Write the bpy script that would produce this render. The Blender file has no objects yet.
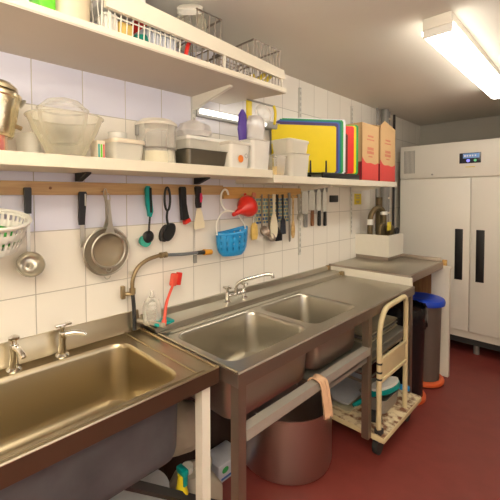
import bpy, bmesh, math, random
from mathutils import Vector, Matrix
random.seed(7)
C = bpy.context.scene
COL = C.collection
PI = math.pi

# ------------------------------------------------------------------ materials
def nodes(name):
    m = bpy.data.materials.new(name); m.use_nodes = True
    nt = m.node_tree
    return m, nt, nt.nodes['Principled BSDF']

def mat(name, col, rough=.5, metal=0.0, var=.06, scale=30, bump=0.0, alpha=1, trans=0, emis=None, es=0, stretch=None, spec=None, coat=0):
    m, nt, b = nodes(name)
    N, L = nt.nodes, nt.links
    tc = N.new('ShaderNodeTexCoord'); mp = N.new('ShaderNodeMapping')
    if stretch: mp.inputs['Scale'].default_value = stretch
    L.new(tc.outputs['Object'], mp.inputs['Vector'])
    no = N.new('ShaderNodeTexNoise'); no.inputs['Scale'].default_value = scale; no.inputs['Detail'].default_value = 4
    L.new(mp.outputs[0], no.inputs['Vector'])
    mr = N.new('ShaderNodeMix'); mr.data_type = 'RGBA'
    c1 = [max(0, c*(1-var)) for c in col]+[1]; c2 = [min(1, c*(1+var)) for c in col]+[1]
    mr.inputs[6].default_value = c1; mr.inputs[7].default_value = c2
    L.new(no.outputs['Fac'], mr.inputs[0]); L.new(mr.outputs[2], b.inputs['Base Color'])
    b.inputs['Roughness'].default_value = rough; b.inputs['Metallic'].default_value = metal
    if metal > .5 and var > .08:
        rr = N.new('ShaderNodeMapRange'); rr.inputs['To Min'].default_value = rough*.8; rr.inputs['To Max'].default_value = rough*1.3
        L.new(no.outputs['Fac'], rr.inputs['Value']); L.new(rr.outputs[0], b.inputs['Roughness'])
    if bump:
        bp = N.new('ShaderNodeBump'); bp.inputs['Strength'].default_value = bump; bp.inputs['Distance'].default_value = .004
        L.new(no.outputs['Fac'], bp.inputs['Height']); L.new(bp.outputs[0], b.inputs['Normal'])
    b.inputs['Alpha'].default_value = alpha
    b.inputs['Transmission Weight'].default_value = trans
    b.inputs['Coat Weight'].default_value = coat
    if spec is not None: b.inputs['Specular IOR Level'].default_value = spec
    if emis: b.inputs['Emission Color'].default_value = list(emis)+[1]; b.inputs['Emission Strength'].default_value = es
    return m

def tile_mat():
    m, nt, b = nodes('glazed_tiles'); N, L = nt.nodes, nt.links
    def ma(op, a, bb=None, c=None):
        n = N.new('ShaderNodeMath'); n.operation = op
        for i, v in enumerate((a, bb, c)):
            if v is None: continue
            if isinstance(v, (int, float)): n.inputs[i].default_value = v
            else: L.new(v, n.inputs[i])
        return n.outputs[0]
    tc = N.new('ShaderNodeTexCoord'); sp = N.new('ShaderNodeSeparateXYZ'); L.new(tc.outputs['Object'], sp.inputs[0])
    y, z = sp.outputs[1], sp.outputs[2]
    u = ma('DIVIDE', ma('SUBTRACT', y, .435), .2); v = ma('DIVIDE', ma('SUBTRACT', z, 1.4), .25)
    fu, fv = ma('FRACT', u), ma('FRACT', v)
    du = ma('MULTIPLY', ma('MINIMUM', fu, ma('SUBTRACT', 1, fu)), .2); dv = ma('MULTIPLY', ma('MINIMUM', fv, ma('SUBTRACT', 1, fv)), .25)
    d = ma('MINIMUM', du, dv)
    g = N.new('ShaderNodeMapRange'); g.inputs['From Min'].default_value = .0008; g.inputs['From Max'].default_value = .0024
    L.new(d, g.inputs['Value'])
    cb = N.new('ShaderNodeCombineXYZ'); L.new(ma('FLOOR', u), cb.inputs[0]); L.new(ma('FLOOR', v), cb.inputs[1])
    wn = N.new('ShaderNodeTexWhiteNoise'); L.new(cb.outputs[0], wn.inputs['Vector'])
    # cooler tint on some tile rows, cream on the rest, fading along the wall
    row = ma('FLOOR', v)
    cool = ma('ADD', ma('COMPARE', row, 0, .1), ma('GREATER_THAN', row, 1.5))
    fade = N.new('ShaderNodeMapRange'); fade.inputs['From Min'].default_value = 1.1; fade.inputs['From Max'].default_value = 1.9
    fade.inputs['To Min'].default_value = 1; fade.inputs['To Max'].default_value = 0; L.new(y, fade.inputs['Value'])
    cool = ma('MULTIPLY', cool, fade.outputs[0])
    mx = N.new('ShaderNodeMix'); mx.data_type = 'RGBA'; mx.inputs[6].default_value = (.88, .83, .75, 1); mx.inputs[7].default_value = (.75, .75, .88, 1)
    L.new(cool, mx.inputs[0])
    vr = N.new('ShaderNodeMix'); vr.data_type = 'RGBA'; vr.blend_type = 'MULTIPLY'; vr.inputs[0].default_value = 1
    L.new(mx.outputs[2], vr.inputs[6])
    vv = ma('ADD', ma('MULTIPLY', wn.outputs['Value'], .05), .95)
    cc = N.new('ShaderNodeCombineColor'); [L.new(vv, cc.inputs[i]) for i in range(3)]
    L.new(cc.outputs[0], vr.inputs[7])
    dk = N.new('ShaderNodeMapRange'); dk.inputs['From Min'].default_value = .84; dk.inputs['From Max'].default_value = .86  # shade under the sinks painted in: wall colour darkens below deck height
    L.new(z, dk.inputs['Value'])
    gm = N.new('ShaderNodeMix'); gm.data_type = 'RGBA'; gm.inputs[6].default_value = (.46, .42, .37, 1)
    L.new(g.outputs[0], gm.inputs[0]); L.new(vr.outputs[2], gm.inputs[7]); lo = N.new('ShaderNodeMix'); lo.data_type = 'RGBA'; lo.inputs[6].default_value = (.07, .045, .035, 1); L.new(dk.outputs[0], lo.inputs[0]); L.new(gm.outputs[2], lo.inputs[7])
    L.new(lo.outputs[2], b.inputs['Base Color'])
    b.inputs['Roughness'].default_value = .22
    bp = N.new('ShaderNodeBump'); bp.inputs['Strength'].default_value = .6; bp.inputs['Distance'].default_value = .002
    L.new(g.outputs[0], bp.inputs['Height']); L.new(bp.outputs[0], b.inputs['Normal'])
    return m

def wood_mat(name, c1, c2, axis='Y'):
    m, nt, b = nodes(name); N, L = nt.nodes, nt.links
    tc = N.new('ShaderNodeTexCoord'); mp = N.new('ShaderNodeMapping')
    mp.inputs['Scale'].default_value = {'Y': (40, 2.5, 40), 'Z': (40, 40, 2.5), 'X': (2.5, 40, 40)}[axis]
    L.new(tc.outputs['Object'], mp.inputs[0])
    no = N.new('ShaderNodeTexNoise'); no.inputs['Scale'].default_value = 1.6; no.inputs['Detail'].default_value = 6; no.inputs['Distortion'].default_value = .6
    L.new(mp.outputs[0], no.inputs[0])
    r = N.new('ShaderNodeValToRGB'); r.color_ramp.elements[0].position = .3; r.color_ramp.elements[1].position = .7
    r.color_ramp.elements[0].color = (*c1, 1); r.color_ramp.elements[1].color = (*c2, 1)
    L.new(no.outputs['Fac'], r.inputs[0]); L.new(r.outputs[0], b.inputs['Base Color']); b.inputs['Roughness'].default_value = .5
    return m

def spot_mat(name, c1, c2, scale, lo, hi, rough=.7):
    m, nt, b = nodes(name); N, L = nt.nodes, nt.links
    tc = N.new('ShaderNodeTexCoord'); no = N.new('ShaderNodeTexNoise'); no.inputs['Scale'].default_value = scale; no.inputs['Detail'].default_value = 8
    L.new(tc.outputs['Object'], no.inputs[0])
    r = N.new('ShaderNodeValToRGB'); r.color_ramp.elements[0].position = lo; r.color_ramp.elements[1].position = hi
    r.color_ramp.elements[0].color = (*c1, 1); r.color_ramp.elements[1].color = (*c2, 1)
    L.new(no.outputs['Fac'], r.inputs[0]); L.new(r.outputs[0], b.inputs['Base Color']); b.inputs['Roughness'].default_value = rough
    return m

def glass_mat(name, col, alpha=.25, rough=.08):
    m, nt, b = nodes(name); N, L = nt.nodes, nt.links
    b.inputs['Base Color'].default_value = (*col, 1); b.inputs['Roughness'].default_value = rough
    lw = N.new('ShaderNodeLayerWeight'); lw.inputs['Blend'].default_value = .45
    mr = N.new('ShaderNodeMapRange'); mr.inputs['To Min'].default_value = alpha; mr.inputs['To Max'].default_value = min(1, alpha+.6)
    L.new(lw.outputs['Facing'], mr.inputs['Value']); L.new(mr.outputs[0], b.inputs['Alpha'])
    return m

M = dict(
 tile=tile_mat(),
 ceil=mat('ceiling_paint', (.70, .66, .58), .8, var=.04, scale=3),
 wall=mat('grey_wall_paint', (.50, .48, .43), .7, var=.05, scale=6),
 cream=mat('cream_wall_paint', (.66, .58, .45), .7, var=.04),
 floor=mat('red_floor', (.23, .045, .036), .42, var=.22, scale=9, bump=.15),
 steel=mat('brushed_steel', (.53, .50, .43), .33, 1, var=.05, scale=2.2),
 steel_y=mat('warm_worn_steel', (.48, .41, .28), .30, 1, var=.07, scale=2.5),
 steel_d=mat('dull_steel', (.42, .36, .31), .42, 1, var=.06, scale=4),
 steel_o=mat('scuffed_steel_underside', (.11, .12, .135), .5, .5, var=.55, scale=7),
 steel_r=mat('frame_steel', (.30, .24, .19), .42, .85, var=.06, scale=4),
 apron=mat('reflection_tinted_lip', (.11, .062, .04), .42, .7, var=.08, scale=6),  # dark brown reflection on the lip is put into the base colour
 under=mat('undershelf_steel', (.36, .34, .29), .5, .5, var=.15, scale=9),
 rail_s=mat('matt_rail_steel', (.52, .49, .43), .5, .55, var=.05),
 chrome=mat('chrome', (.78, .76, .72), .10, 1, var=.03),
 brass=mat('aged_brass', (.36, .27, .15), .4, .8, var=.2),
 pot=mat('aluminium_pot', (.50, .43, .39), .38, 1, var=.05, scale=4),
 white=mat('white_paint', (.80, .76, .66), .5, var=.03),
 shelf=mat('shelf_laminate', (.82, .76, .62), .45, var=.03),
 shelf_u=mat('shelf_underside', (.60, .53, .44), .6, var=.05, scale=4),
 fridge=mat('fridge_enamel', (.88, .85, .77), .35, var=.02, scale=4),
 black=mat('black_plastic', (.010, .010, .011), .45, var=.3),
 rubber=mat('dark_rubber', (.03, .028, .028), .7),
 wood=wood_mat('pine_rail', (.46, .27, .12), (.62, .42, .21)),
 wood_y=wood_mat('yellow_pine_rail', (.58, .32, .09), (.72, .44, .15)),
 wood_b=wood_mat('brown_chipboard', (.20, .09, .035), (.36, .18, .07), 'Z'),
 wood_h=wood_mat('wood_handle', (.20, .08, .03), (.30, .13, .05), 'Z'),
 whitep=mat('white_plastic', (.82, .80, .74), .35, var=.03),
 creamp=mat('cream_plastic', (.74, .62, .44), .4, var=.04),
 beigep=mat('beige_lid', (.78, .68, .54), .4, var=.03),
 clear=glass_mat('clear_plastic', (.80, .77, .70), .22, .12),
 glass=glass_mat('clear_glass', (.86, .83, .72), .06),
 yglass=glass_mat('warm_glass', (.84, .79, .60), .05),
 milky=glass_mat('milky_plastic', (.86, .82, .72), .62, .3),
 bag=glass_mat('plastic_bag', (.78, .74, .72), .55, .3),
 purple=mat('purple', (.10, .05, .35), .5),
 flour=mat('flour', (.88, .80, .58), .8),
 food=mat('yellow_food', (.75, .52, .15), .7, var=.3),
 orange=mat('orange_print', (.90, .25, .03), .5),
 red=mat('red_plastic', (.72, .03, .02), .3),
 redp=mat('red_brush', (.80, .10, .06), .35),
 gold=mat('polished_gold_steel', (.80, .70, .48), .25, 1, var=.1),
 amber=spot_mat('red_amber_contents', (.60, .03, .05), (.72, .30, .03), 18, .4, .6, .3),
 blue=mat('blue_plastic', (.02, .30, .68), .35, var=.05),
 bluelid=mat('blue_bin_lid', (.015, .07, .60), .35, var=.06),
 teal=mat('teal_plastic', (.0, .32, .30), .4),
 tealb=mat('teal_bristle', (.05, .40, .30), .8, var=.3, scale=150),
 green=mat('green_cloth', (.05, .36, .06), .8, var=.25, scale=60),
 lime=mat('lime_green', (.14, .60, .03), .5, var=.3, scale=50),
 magenta=mat('magenta', (.70, .03, .12), .4),
 ivory=mat('ivory_silicone', (.82, .74, .55), .4, var=.03),
 blade=mat('knife_blade', (.55, .55, .53), .22, 1, var=.06),
 b_yel=mat('yellow_board', (.86, .66, .0), .45, var=.03), b_red=mat('red_board', (.80, .03, .02), .45),
 b_grn=mat('green_board', (.03, .36, .08), .45), b_teal=mat('dark_green_board', (.0, .22, .16), .45),
 b_blu=mat('blue_board', (.04, .10, .45), .45), b_pur=mat('purple_board', (.07, .04, .16), .45),
 b_wht=mat('white_board', (.80, .82, .86), .45), b_brn=mat('brown_board', (.14, .03, .02), .5),
 card=mat('brown_cardboard', (.70, .45, .22), .8, var=.05, scale=8),
 card_d=mat('cardboard_inside', (.34, .18, .07), .9),
 print_r=mat('red_print', (.74, .07, .06), .6, var=.05),
 print_f=mat('faint_red_print', (.66, .22, .13), .7),
 print_s=mat('shaded_red_side_print', (.30, .02, .03), .6),  # same red print with the shade on the box side in its colour
 cloth=mat('peach_cloth', (.66, .42, .26), .9, var=.12, scale=25, bump=.5),
 trol=mat('cream_trolley_enamel', (.66, .55, .32), .4, var=.08, scale=20),
 deck=spot_mat('worn_trolley_deck', (.22, .09, .04), (.76, .64, .42), 22, .38, .55),
 tin=mat('dark_baking_tin', (.20, .18, .14), .35, .8, var=.07),
 tray=mat('grey_trays', (.42, .40, .37), .4, .6, var=.15),
 trayc=mat('cream_trays', (.58, .52, .36), .5, var=.15, scale=14),
 bin_g=mat('grey_bin', (.13, .10, .085), .45, var=.06, scale=6),
 bin_o=mat('orange_red_pedal', (.72, .12, .03), .4),
 liner=mat('black_bin_liner', (.010, .010, .012), .2, bump=1.0, scale=22),
 tube=mat('lit_diffuser', (1, .97, .88), .5, emis=(1, .95, .84), es=11),
 strip=mat('lit_strip', (1, .97, .9), .5, emis=(1, .96, .86), es=1.6),
 disp=mat('display_black', (.03, .035, .05), .15),
 disp_b=mat('display_blue', (.10, .18, .32), .3, emis=(.25, .45, .8), es=.35),
 disp_v=mat('display_violet', (.2, .2, .8), .3, emis=(.3, .3, 1), es=.9),
 disp_g=mat('display_green', (.1, .4, .2), .3, emis=(.2, .7, .3), es=.4),
 grey=mat('grey_metal', (.36, .35, .33), .5, .4, var=.1),
 pipe=mat('grey_pipe', (.28, .27, .25), .5, .2, var=.15),
 pipe_w=mat('bronze_pipework', (.16, .12, .06), .45, .6, var=.35, scale=14),
 ylabel=mat('yellow_sticker', (.85, .68, .04), .6, var=.15),
 mesh_s=glass_mat('fine_sieve_mesh', (.30, .24, .16), .66, .4),
 hose=mat('grey_hose', (.20, .22, .24), .35, .4),
 nozzle=mat('orange_nozzle', (.80, .36, .02), .4),
 bluep=mat('blue_print', (.05, .15, .45), .5), whitepk=mat('white_pack', (.60, .61, .66), .5, var=.1),
 dim=mat('shade_dimmed_white_plastic', (.42, .37, .29), .5, var=.05),  # white plastic with under-sink shade mixed into its colour
 yel=mat('bright_yellow', (.80, .62, .02), .4),
 wicker=spot_mat('wood_spatula_food', (.5, .3, .1), (.72, .5, .22), 30, .4, .6),
)
def slot_mat():
    m, nt, b = nodes('slotted_channel'); N, L = nt.nodes, nt.links
    tc = N.new('ShaderNodeTexCoord'); sp = N.new('ShaderNodeSeparateXYZ'); L.new(tc.outputs['Object'], sp.inputs[0])
    def ma(op, a, bb=None):
        n = N.new('ShaderNodeMath'); n.operation = op
        for i, v in enumerate((a, bb)):
            if v is None: continue
            if isinstance(v, (int, float)): n.inputs[i].default_value = v
            else: L.new(v, n.inputs[i])
        return n.outputs[0]
    fz = ma('GREATER_THAN', ma('FRACT', ma('MULTIPLY', sp.outputs[2], 25)), .45)
    ay = ma('ABSOLUTE', sp.outputs[1]); k = ma('MULTIPLY', ma('MULTIPLY', ma('GREATER_THAN', ay, .003), ma('LESS_THAN', ay, .007)), fz)
    mx = N.new('ShaderNodeMix'); mx.data_type = 'RGBA'; mx.inputs[6].default_value = (.62, .60, .54, 1); mx.inputs[7].default_value = (.2, .19, .17, 1)
    L.new(k, mx.inputs[0]); L.new(mx.outputs[2], b.inputs['Base Color']); b.inputs['Roughness'].default_value = .4; return m
M['slot'] = slot_mat()
# cloth-like mesh (perforated basket) look: kept as plain material, holes are modelled

# ------------------------------------------------------------------ mesh builder
class B:
    def __init__(s): s.bm = bmesh.new()
    def _new(s, verts, faces):
        vs = [s.bm.verts.new(v) for v in verts]
        for f in faces:
            try: s.bm.faces.new([vs[i] for i in f])
            except ValueError: pass
        return s
    def box(s, x0, x1, y0, y1, z0, z1, bev=0.0, rot=None):
        t = bmesh.new(); bmesh.ops.create_cube(t, size=1)
        for v in t.verts: v.co = Vector((x0+(v.co.x+.5)*(x1-x0), y0+(v.co.y+.5)*(y1-y0), z0+(v.co.z+.5)*(z1-z0)))
        if bev: bmesh.ops.bevel(t, geom=t.edges[:], offset=bev, segments=2, affect='EDGES', profile=.5)
        if rot:
            c = Vector(((x0+x1)/2, (y0+y1)/2, (z0+z1)/2)); t.transform(Matrix.Translation(c) @ rot.to_4x4() @ Matrix.Translation(-c))
        return s.merge(t)
    def merge(s, t):
        me = bpy.data.meshes.new('t'); t.to_mesh(me); s.bm.from_mesh(me); bpy.data.meshes.remove(me); t.free(); return s
    def tube(s, pts, r, seg=8, closed=False, caps=True, flat=None):
        pts = [Vector(p) for p in pts]; n = len(pts); rs = r if isinstance(r, (list, tuple)) else [r]*n
        rings = []; prev = None
        for i, p in enumerate(pts):
            if closed: t = pts[(i+1) % n]-pts[i-1]
            else: t = pts[min(i+1, n-1)]-pts[max(i-1, 0)]
            t.normalize()
            if prev is None:
                a = Vector((0, 0, 1)) if abs(t.z) < .9 else Vector((1, 0, 0))
                u = t.cross(a).normalized()
            else: u = (prev-t*prev.dot(t)).normalized()
            prev = u; w = t.cross(u)
            rings.append([s.bm.verts.new(p+(u*math.cos(2*PI*k/seg)+w*math.sin(2*PI*k/seg))*rs[i]) for k in range(seg)])
        for i in range(n if closed else n-1):
            a, b = rings[i], rings[(i+1) % n]
            for k in range(seg): s.bm.faces.new((a[k], a[(k+1) % seg], b[(k+1) % seg], b[k]))
        if caps and not closed: s.bm.faces.new(rings[0][::-1]); s.bm.faces.new(rings[-1])
        return s
    def cyl(s, p0, p1, r0, r1=None, seg=24):
        return s.tube([p0, p1], [r0, r0 if r1 is None else r1], seg)
    def lathe(s, prof, c, axis='z', seg=32, sx=1, sy=1, wob=0, cap=False):
        rings = []
        for (r, h) in prof:
            ring = []
            for k in range(seg):
                a = 2*PI*k/seg; rr = max(r, 1e-5)*(1+wob*math.sin(5*a+h*40))
                u, v = rr*math.cos(a)*sx, rr*math.sin(a)*sy
                d = {'z': (u, v, h), 'x': (h, u, v), 'y': (u, h, v)}[axis]
                ring.append(s.bm.verts.new(Vector(c)+Vector(d)))
            rings.append(ring)
        for a, b in zip(rings, rings[1:]):
            for k in range(seg): s.bm.faces.new((a[k], a[(k+1) % seg], b[(k+1) % seg], b[k]))
        if cap: s.bm.faces.new(rings[0]); s.bm.faces.new(rings[-1])
        return s
    def prism(s, poly, axis, a0, a1):
        # poly of 2-D points in the plane normal to axis
        def P(u, v, w): return {'x': (w, u, v), 'y': (u, w, v), 'z': (u, v, w)}[axis]
        n = len(poly)
        vs = [P(u, v, a0) for u, v in poly]+[P(u, v, a1) for u, v in poly]
        fs = [tuple(range(n))[::-1], tuple(range(n, 2*n))]+[(i, (i+1) % n, n+(i+1) % n, n+i) for i in range(n)]
        return s._new(vs, fs)
    def strap(s, pts, x0, x1, rnd=True):
        # flat shape in the wall plane: list of (y, z, half width) from top to bottom
        L, R = [], []
        for i, (y, z, w) in enumerate(pts):
            a = pts[max(i-1, 0)]; b = pts[min(i+1, len(pts)-1)]
            t = Vector((b[0]-a[0], b[1]-a[1])).normalized(); nrm = Vector((-t.y, t.x))
            L.append((y+nrm.x*w, z+nrm.y*w)); R.append((y-nrm.x*w, z-nrm.y*w))
        return s.prism(L+R[::-1], 'x', x0, x1)
    def rrect_shell(s, loops, cap_last=True):
        # loops: (x0,x1,y0,y1,z,r)
        rings = [[s.bm.verts.new(p) for p in rr(*l)] for l in loops]; n = len(rings[0])
        for a, b in zip(rings, rings[1:]):
            for k in range(n): s.bm.faces.new((a[k], a[(k+1) % n], b[(k+1) % n], b[k]))
        if cap_last: s.bm.faces.new(rings[-1])
        return s
def rr(x0, x1, y0, y1, z, r, seg=6):
    out = []
    for cx, cy, a0 in ((x1-r, y1-r, 0), (x0+r, y1-r, 90), (x0+r, y0+r, 180), (x1-r, y0+r, 270)):
        for k in range(seg+1):
            a = math.radians(a0+90*k/seg); out.append((cx+r*math.cos(a), cy+r*math.sin(a), z))
    return out
def arc(c, r, a0, a1, n=12, plane='yz', x=0):
    out = []
    for k in range(n+1):
        a = math.radians(a0+(a1-a0)*k/n); u, v = c[0]+r*math.cos(a), c[1]+r*math.sin(a)
        out.append({'yz': (x, u, v), 'xz': (u, x, v), 'xy': (u, v, x)}[plane])
    return out
def smoothpath(pts, n=6):
    pts = [Vector(p) for p in pts]; out = []
    for i in range(len(pts)-1):
        p0, p1, p2, p3 = pts[max(i-1, 0)], pts[i], pts[i+1], pts[min(i+2, len(pts)-1)]
        for k in range(n):
            t = k/n
            out.append(.5*((2*p1)+(p2-p0)*t+(2*p0-5*p1+4*p2-p3)*t*t+(3*p1-p0-3*p2+p3)*t**3))
    out.append(pts[-1]); return out

WORLD = {}
def obj(name, b, m, parent=None, smooth=True, solid=0, xf=None, kind=None, label=None):
    bm = b.bm
    if xf is not None: bm.transform(xf)
    bmesh.ops.recalc_face_normals(bm, faces=bm.faces[:])
    if parent is None:
        cs = [v.co for v in bm.verts]
        if kind == 'structure': org = Vector((0, 0, 0))
        else: org = Vector(((min(c.x for c in cs)+max(c.x for c in cs))/2, (min(c.y for c in cs)+max(c.y for c in cs))/2, min(c.z for c in cs)))
    else: org = WORLD[parent.name]
    bm.transform(Matrix.Translation(-org))
    me = bpy.data.meshes.new(name); bm.to_mesh(me); bm.free()
    o = bpy.data.objects.new(name, me); COL.objects.link(o)
    me.materials.append(M[m] if isinstance(m, str) else m)
    if smooth:
        try: me.shade_smooth(); me.set_sharp_from_angle(angle=math.radians(35))
        except Exception: pass
    if parent is None: o.location = org
    else: o.parent = parent
    WORLD[o.name] = org
    if solid:
        md = o.modifiers.new('thickness', 'SOLIDIFY'); md.thickness = solid; md.offset = -1
    if kind: o['kind'] = kind
    if label: o['label'] = label
    return o
def tag(o, label, cat, group=None):
    o['label'] = label; o['category'] = cat
    if group: o['group'] = group
    return o
def thing(name, label, cat, loc, group=None):
    o = bpy.data.objects.new(name, None); COL.objects.link(o); o.location = loc; o.empty_display_size = .05
    WORLD[o.name] = Vector(loc); return tag(o, label, cat, group)

# ------------------------------------------------------------------ room
X1, Y0, Y1, H = 2.9, -1.8, 4.80, 2.39
obj('floor', B().box(-.1, X1+.1, Y0-.1, Y1+.1, -.1, 0), 'floor', kind='structure')
obj('ceiling', B().box(-.1, X1+.1, Y0-.1, Y1+.1, H, H+.1), 'ceil', kind='structure')
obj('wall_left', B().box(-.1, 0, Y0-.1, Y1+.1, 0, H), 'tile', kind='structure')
obj('wall_back', B().box(0, X1, Y1, Y1+.1, 0, H), 'wall', kind='structure')
obj('wall_right', B().box(X1, X1+.1, Y0-.1, Y1+.1, 0, H), 'cream', kind='structure')
obj('wall_front', B().box(0, X1, Y0-.1, Y0, 0, H), 'cream', kind='structure')

# ------------------------------------------------------------------ sinks
def deck_mesh(outer, holes, z):
    b = B(); bm = b.bm; edges = []
    for loop in [outer]+holes:
        vs = [bm.verts.new((p[0], p[1], z)) for p in loop]
        edges += [bm.edges.new((vs[i], vs[(i+1) % len(vs)])) for i in range(len(vs))]
    bmesh.ops.triangle_fill(bm, use_beauty=True, use_dissolve=False, edges=edges)
    return b
def basin(b, x0, x1, y0, y1, z, depth, r=.06, off=0):
    L = []
    o = off
    L.append((x0-o, x1+o, y0-o, y1+o, z, r))
    L.append((x0+.004-o, x1-.004+o, y0+.004-o, y1-.004+o, z-.004, r))
    L.append((x0+.008-o, x1-.008+o, y0+.008-o, y1-.008+o, z-.02, r))
    L.append((x0+.014-o, x1-.014+o, y0+.014-o, y1-.014+o, z-depth+.05-o, r))
    L.append((x0+.020-o, x1-.020+o, y0+.020-o, y1-.020+o, z-depth+.022-o, r))
    L.append((x0+.038-o, x1-.038+o, y0+.038-o, y1-.038+o, z-depth+.005-o, r))
    L.append((x0+.065-o, x1-.065+o, y0+.065-o, y1-.065+o, z-depth-o, r))
    return b.rrect_shell(L)
Z = .905
# single pot sink at the left
s = thing('pot_sink', 'deep single bowl stainless steel sink at the left, nearest the camera', 'sink', (.3, .2, 0))
ho = rr(.105, .543, -.62, .755, Z, .065)
obj('deck', deck_mesh([(.022, -.85), (.58, -.85), (.58, .885), (.022, .885)], [ho], Z), 'steel_y', s)
b = basin(B(), .105, .543, -.62, .755, Z, .255, .065); obj('basin', b, 'steel_y', s)
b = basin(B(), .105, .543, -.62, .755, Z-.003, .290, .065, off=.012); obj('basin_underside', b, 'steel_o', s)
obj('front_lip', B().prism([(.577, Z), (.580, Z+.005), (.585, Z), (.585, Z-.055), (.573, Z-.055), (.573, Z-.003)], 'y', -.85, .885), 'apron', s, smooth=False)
b = B().tube([(.562, -.85, Z+.001), (.562, .83, Z+.001)], .004)
b.tube([(.02, .80, Z+.001), (.56, .80, Z+.001)], .004); b.tube([(.58, -.85, Z+.002), (.58, .885, Z+.002)], .006); b.tube([(.03, .880, Z+.002), (.58, .880, Z+.002)], .005)
obj('raised_rim', b, 'steel_y', s)
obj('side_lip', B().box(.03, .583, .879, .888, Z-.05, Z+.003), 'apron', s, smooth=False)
obj('upstand', B().prism([(.001, Z-.04), (.001, .990), (.010, .990), (.024, Z+.012), (.034, Z+.001), (.034, Z-.04)], 'y', -.85, .885), 'steel_y', s)
obj('leg', B().box(.505, .545, .835, .875, 0, Z-.05), 'white', s, label='white painted front leg')
obj('leg', B().box(.05, .09, .835, .875, 0, Z-.05), 'white', s)
obj('brace', B().tube([(.40, .55, .56), (.40, 1.10, .12)], .020, 4), 'rubber', s, label='dark diagonal brace below the basin')
for bx_, by_ in ((.016, .735),):
    pass

def rrz(l): return l
# double sink
s = thing('double_sink', 'long double bowl stainless steel sink with drainer in the middle of the wall', 'sink', (.33, 1.7, 0))
h1 = rr(.215, .598, .940, 1.470, Z, .06); h2 = rr(.215, .598, 1.515, 1.965, Z, .06)
obj('deck', deck_mesh([(.135, .898), (.67, .898), (.67, 2.645), (.135, 2.645)], [h1, h2], Z), 'steel', s)
for (a, c) in ((.940, 1.470), (1.515, 1.965)):
    obj('basin', basin(B(), .215, .598, a, c, Z, .235, .06), 'steel', s)
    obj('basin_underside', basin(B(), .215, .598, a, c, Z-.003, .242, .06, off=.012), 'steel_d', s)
b = B().prism([(.001, Z-.03), (.001, .962), (.018, .962), (.026, .932), (.118, .928), (.132, .926), (.142, Z), (.142, Z-.03)], 'y', .898, 2.645)
obj('tap_ledge', b, 'steel', s)
b = B().tube([(.150, .90, Z+.003), (.150, 2.62, Z+.003)], .005)
b.tube([(.15, .905, Z+.003), (.665, .905, Z+.003)], .005); b.tube([(.195, .93, Z+.001), (.195, 1.98, Z+.001)], .003)
obj('raised_rim', b, 'steel', s)
obj('front_lip', B().prism([(.660, Z+.001), (.668, Z+.005), (.674, Z), (.674, Z-.052), (.662, Z-.052), (.660, Z-.003)], 'y', .898, 2.645), 'steel_r', s, smooth=False)
obj('side_lip', B().box(.135, .672, .895, .900, Z-.05, Z), 'steel_d', s, smooth=False)
for px, py, nm in ((.645, .925, 0), (.645, 1.985, 0), (.645, 2.615, 0), (.06, .925, 0), (.06, 2.615, 0)):
    if py == 1.985:
        obj('leg', B().box(px-.02, px+.02, 1.955, 1.995, .15, Z-.05), 'steel_r', s, smooth=False); continue
    l = obj('leg', B().box(px-.02, px+.02, py-.02, py+.02, .07, Z-.05), 'steel_r', s, smooth=False)
    obj('foot', B().cyl((px, py, 0), (px, py, .072), .016, seg=12), 'rubber', l)
obj('front_rail', B().prism([(.63, .682), (.67, .682), (.67, .64), (.664, .64), (.664, .676), (.63, .676)], 'y', .945, 1.965), 'rail_s', s, smooth=False)
obj('corner_cap', B().box(.0, .03, 2.61, 2.645, .93, .966, .004), 'brass', s)
obj('corner_cap', B().box(.125, .155, 2.60, 2.64, Z-.01, .936, .004), 'brass', s)
b = B().box(.06, .655, 1.50, 2.60, .615, .625)
b.box(.64, .655, 1.50, 2.60, .595, .64)
obj('undershelf', b, 'under', s, smooth=False)
for i in range(2): obj('waste_pipe', B().tube(smoothpath([(.4, (1.21, 1.735)[i], .66), (.4, (1.21, 1.735)[i], .58), (.3, (1.21, 1.735)[i]+.02, .55), (.08, (1.21, 1.735)[i]+.02, .53)]), .02), 'whitep', s)

# taps
def pillar_tap(y, label, sp):
    t = thing('pillar_tap', label, 'tap', (.075, y, Z), 'pillar taps on the pot sink')
    b = B().lathe([(0, 0), (.026, 0), (.026, .006), (.015, .014), (.013, .06), (.015, .075), (.016, .09), (.013, .10), (0, .102)], (.075, y, Z), seg=20)
    xf = Matrix.Translation((.075, y, Z)) @ Matrix.Rotation(math.radians(6), 4, 'Y') @ Matrix.Translation((-.075, -y, -Z))
    obj('tap_body', b, 'chrome', t, xf=xf)
    d = Vector(sp).normalized()
    p = Vector((.085, y, Z+.088))
    obj('spout', B().tube([p, p+d*.04+Vector((0, 0, .004)), p+d*.075+Vector((0, 0, -.004)), p+d*.085+Vector((0, 0, -.014))], [.012, .011, .010, .009], 12), 'chrome', t)
    hd = B().lathe([(0, 0), (.010, .001), (.009, .012), (.019, .018), (.019, .026), (.008, .032), (0, .033)], (.083, y, Z+.100), seg=16)
    if sp[1] > .9:
        hd = B().lathe([(0, 0), (.010, .001), (.009, .015), (.012, .022), (0, .026)], (.083, y, Z+.100), seg=16).box(.074, .092, y-.028, y+.035, Z+.122, Z+.132, .004)
    obj('tap_head', hd, 'chrome', t)
pillar_tap(.335, 'left chrome pillar tap with round head on the pot sink ledge', (1, .12, 0))
pillar_tap(.505, 'right chrome pillar tap with flat lever top on the pot sink ledge', (.35, .94, 0))
t = thing('mixer_tap', 'chrome mixer tap with long swivel spout on the double sink ledge', 'tap', (.08, 1.48, .93))
b = B()
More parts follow.
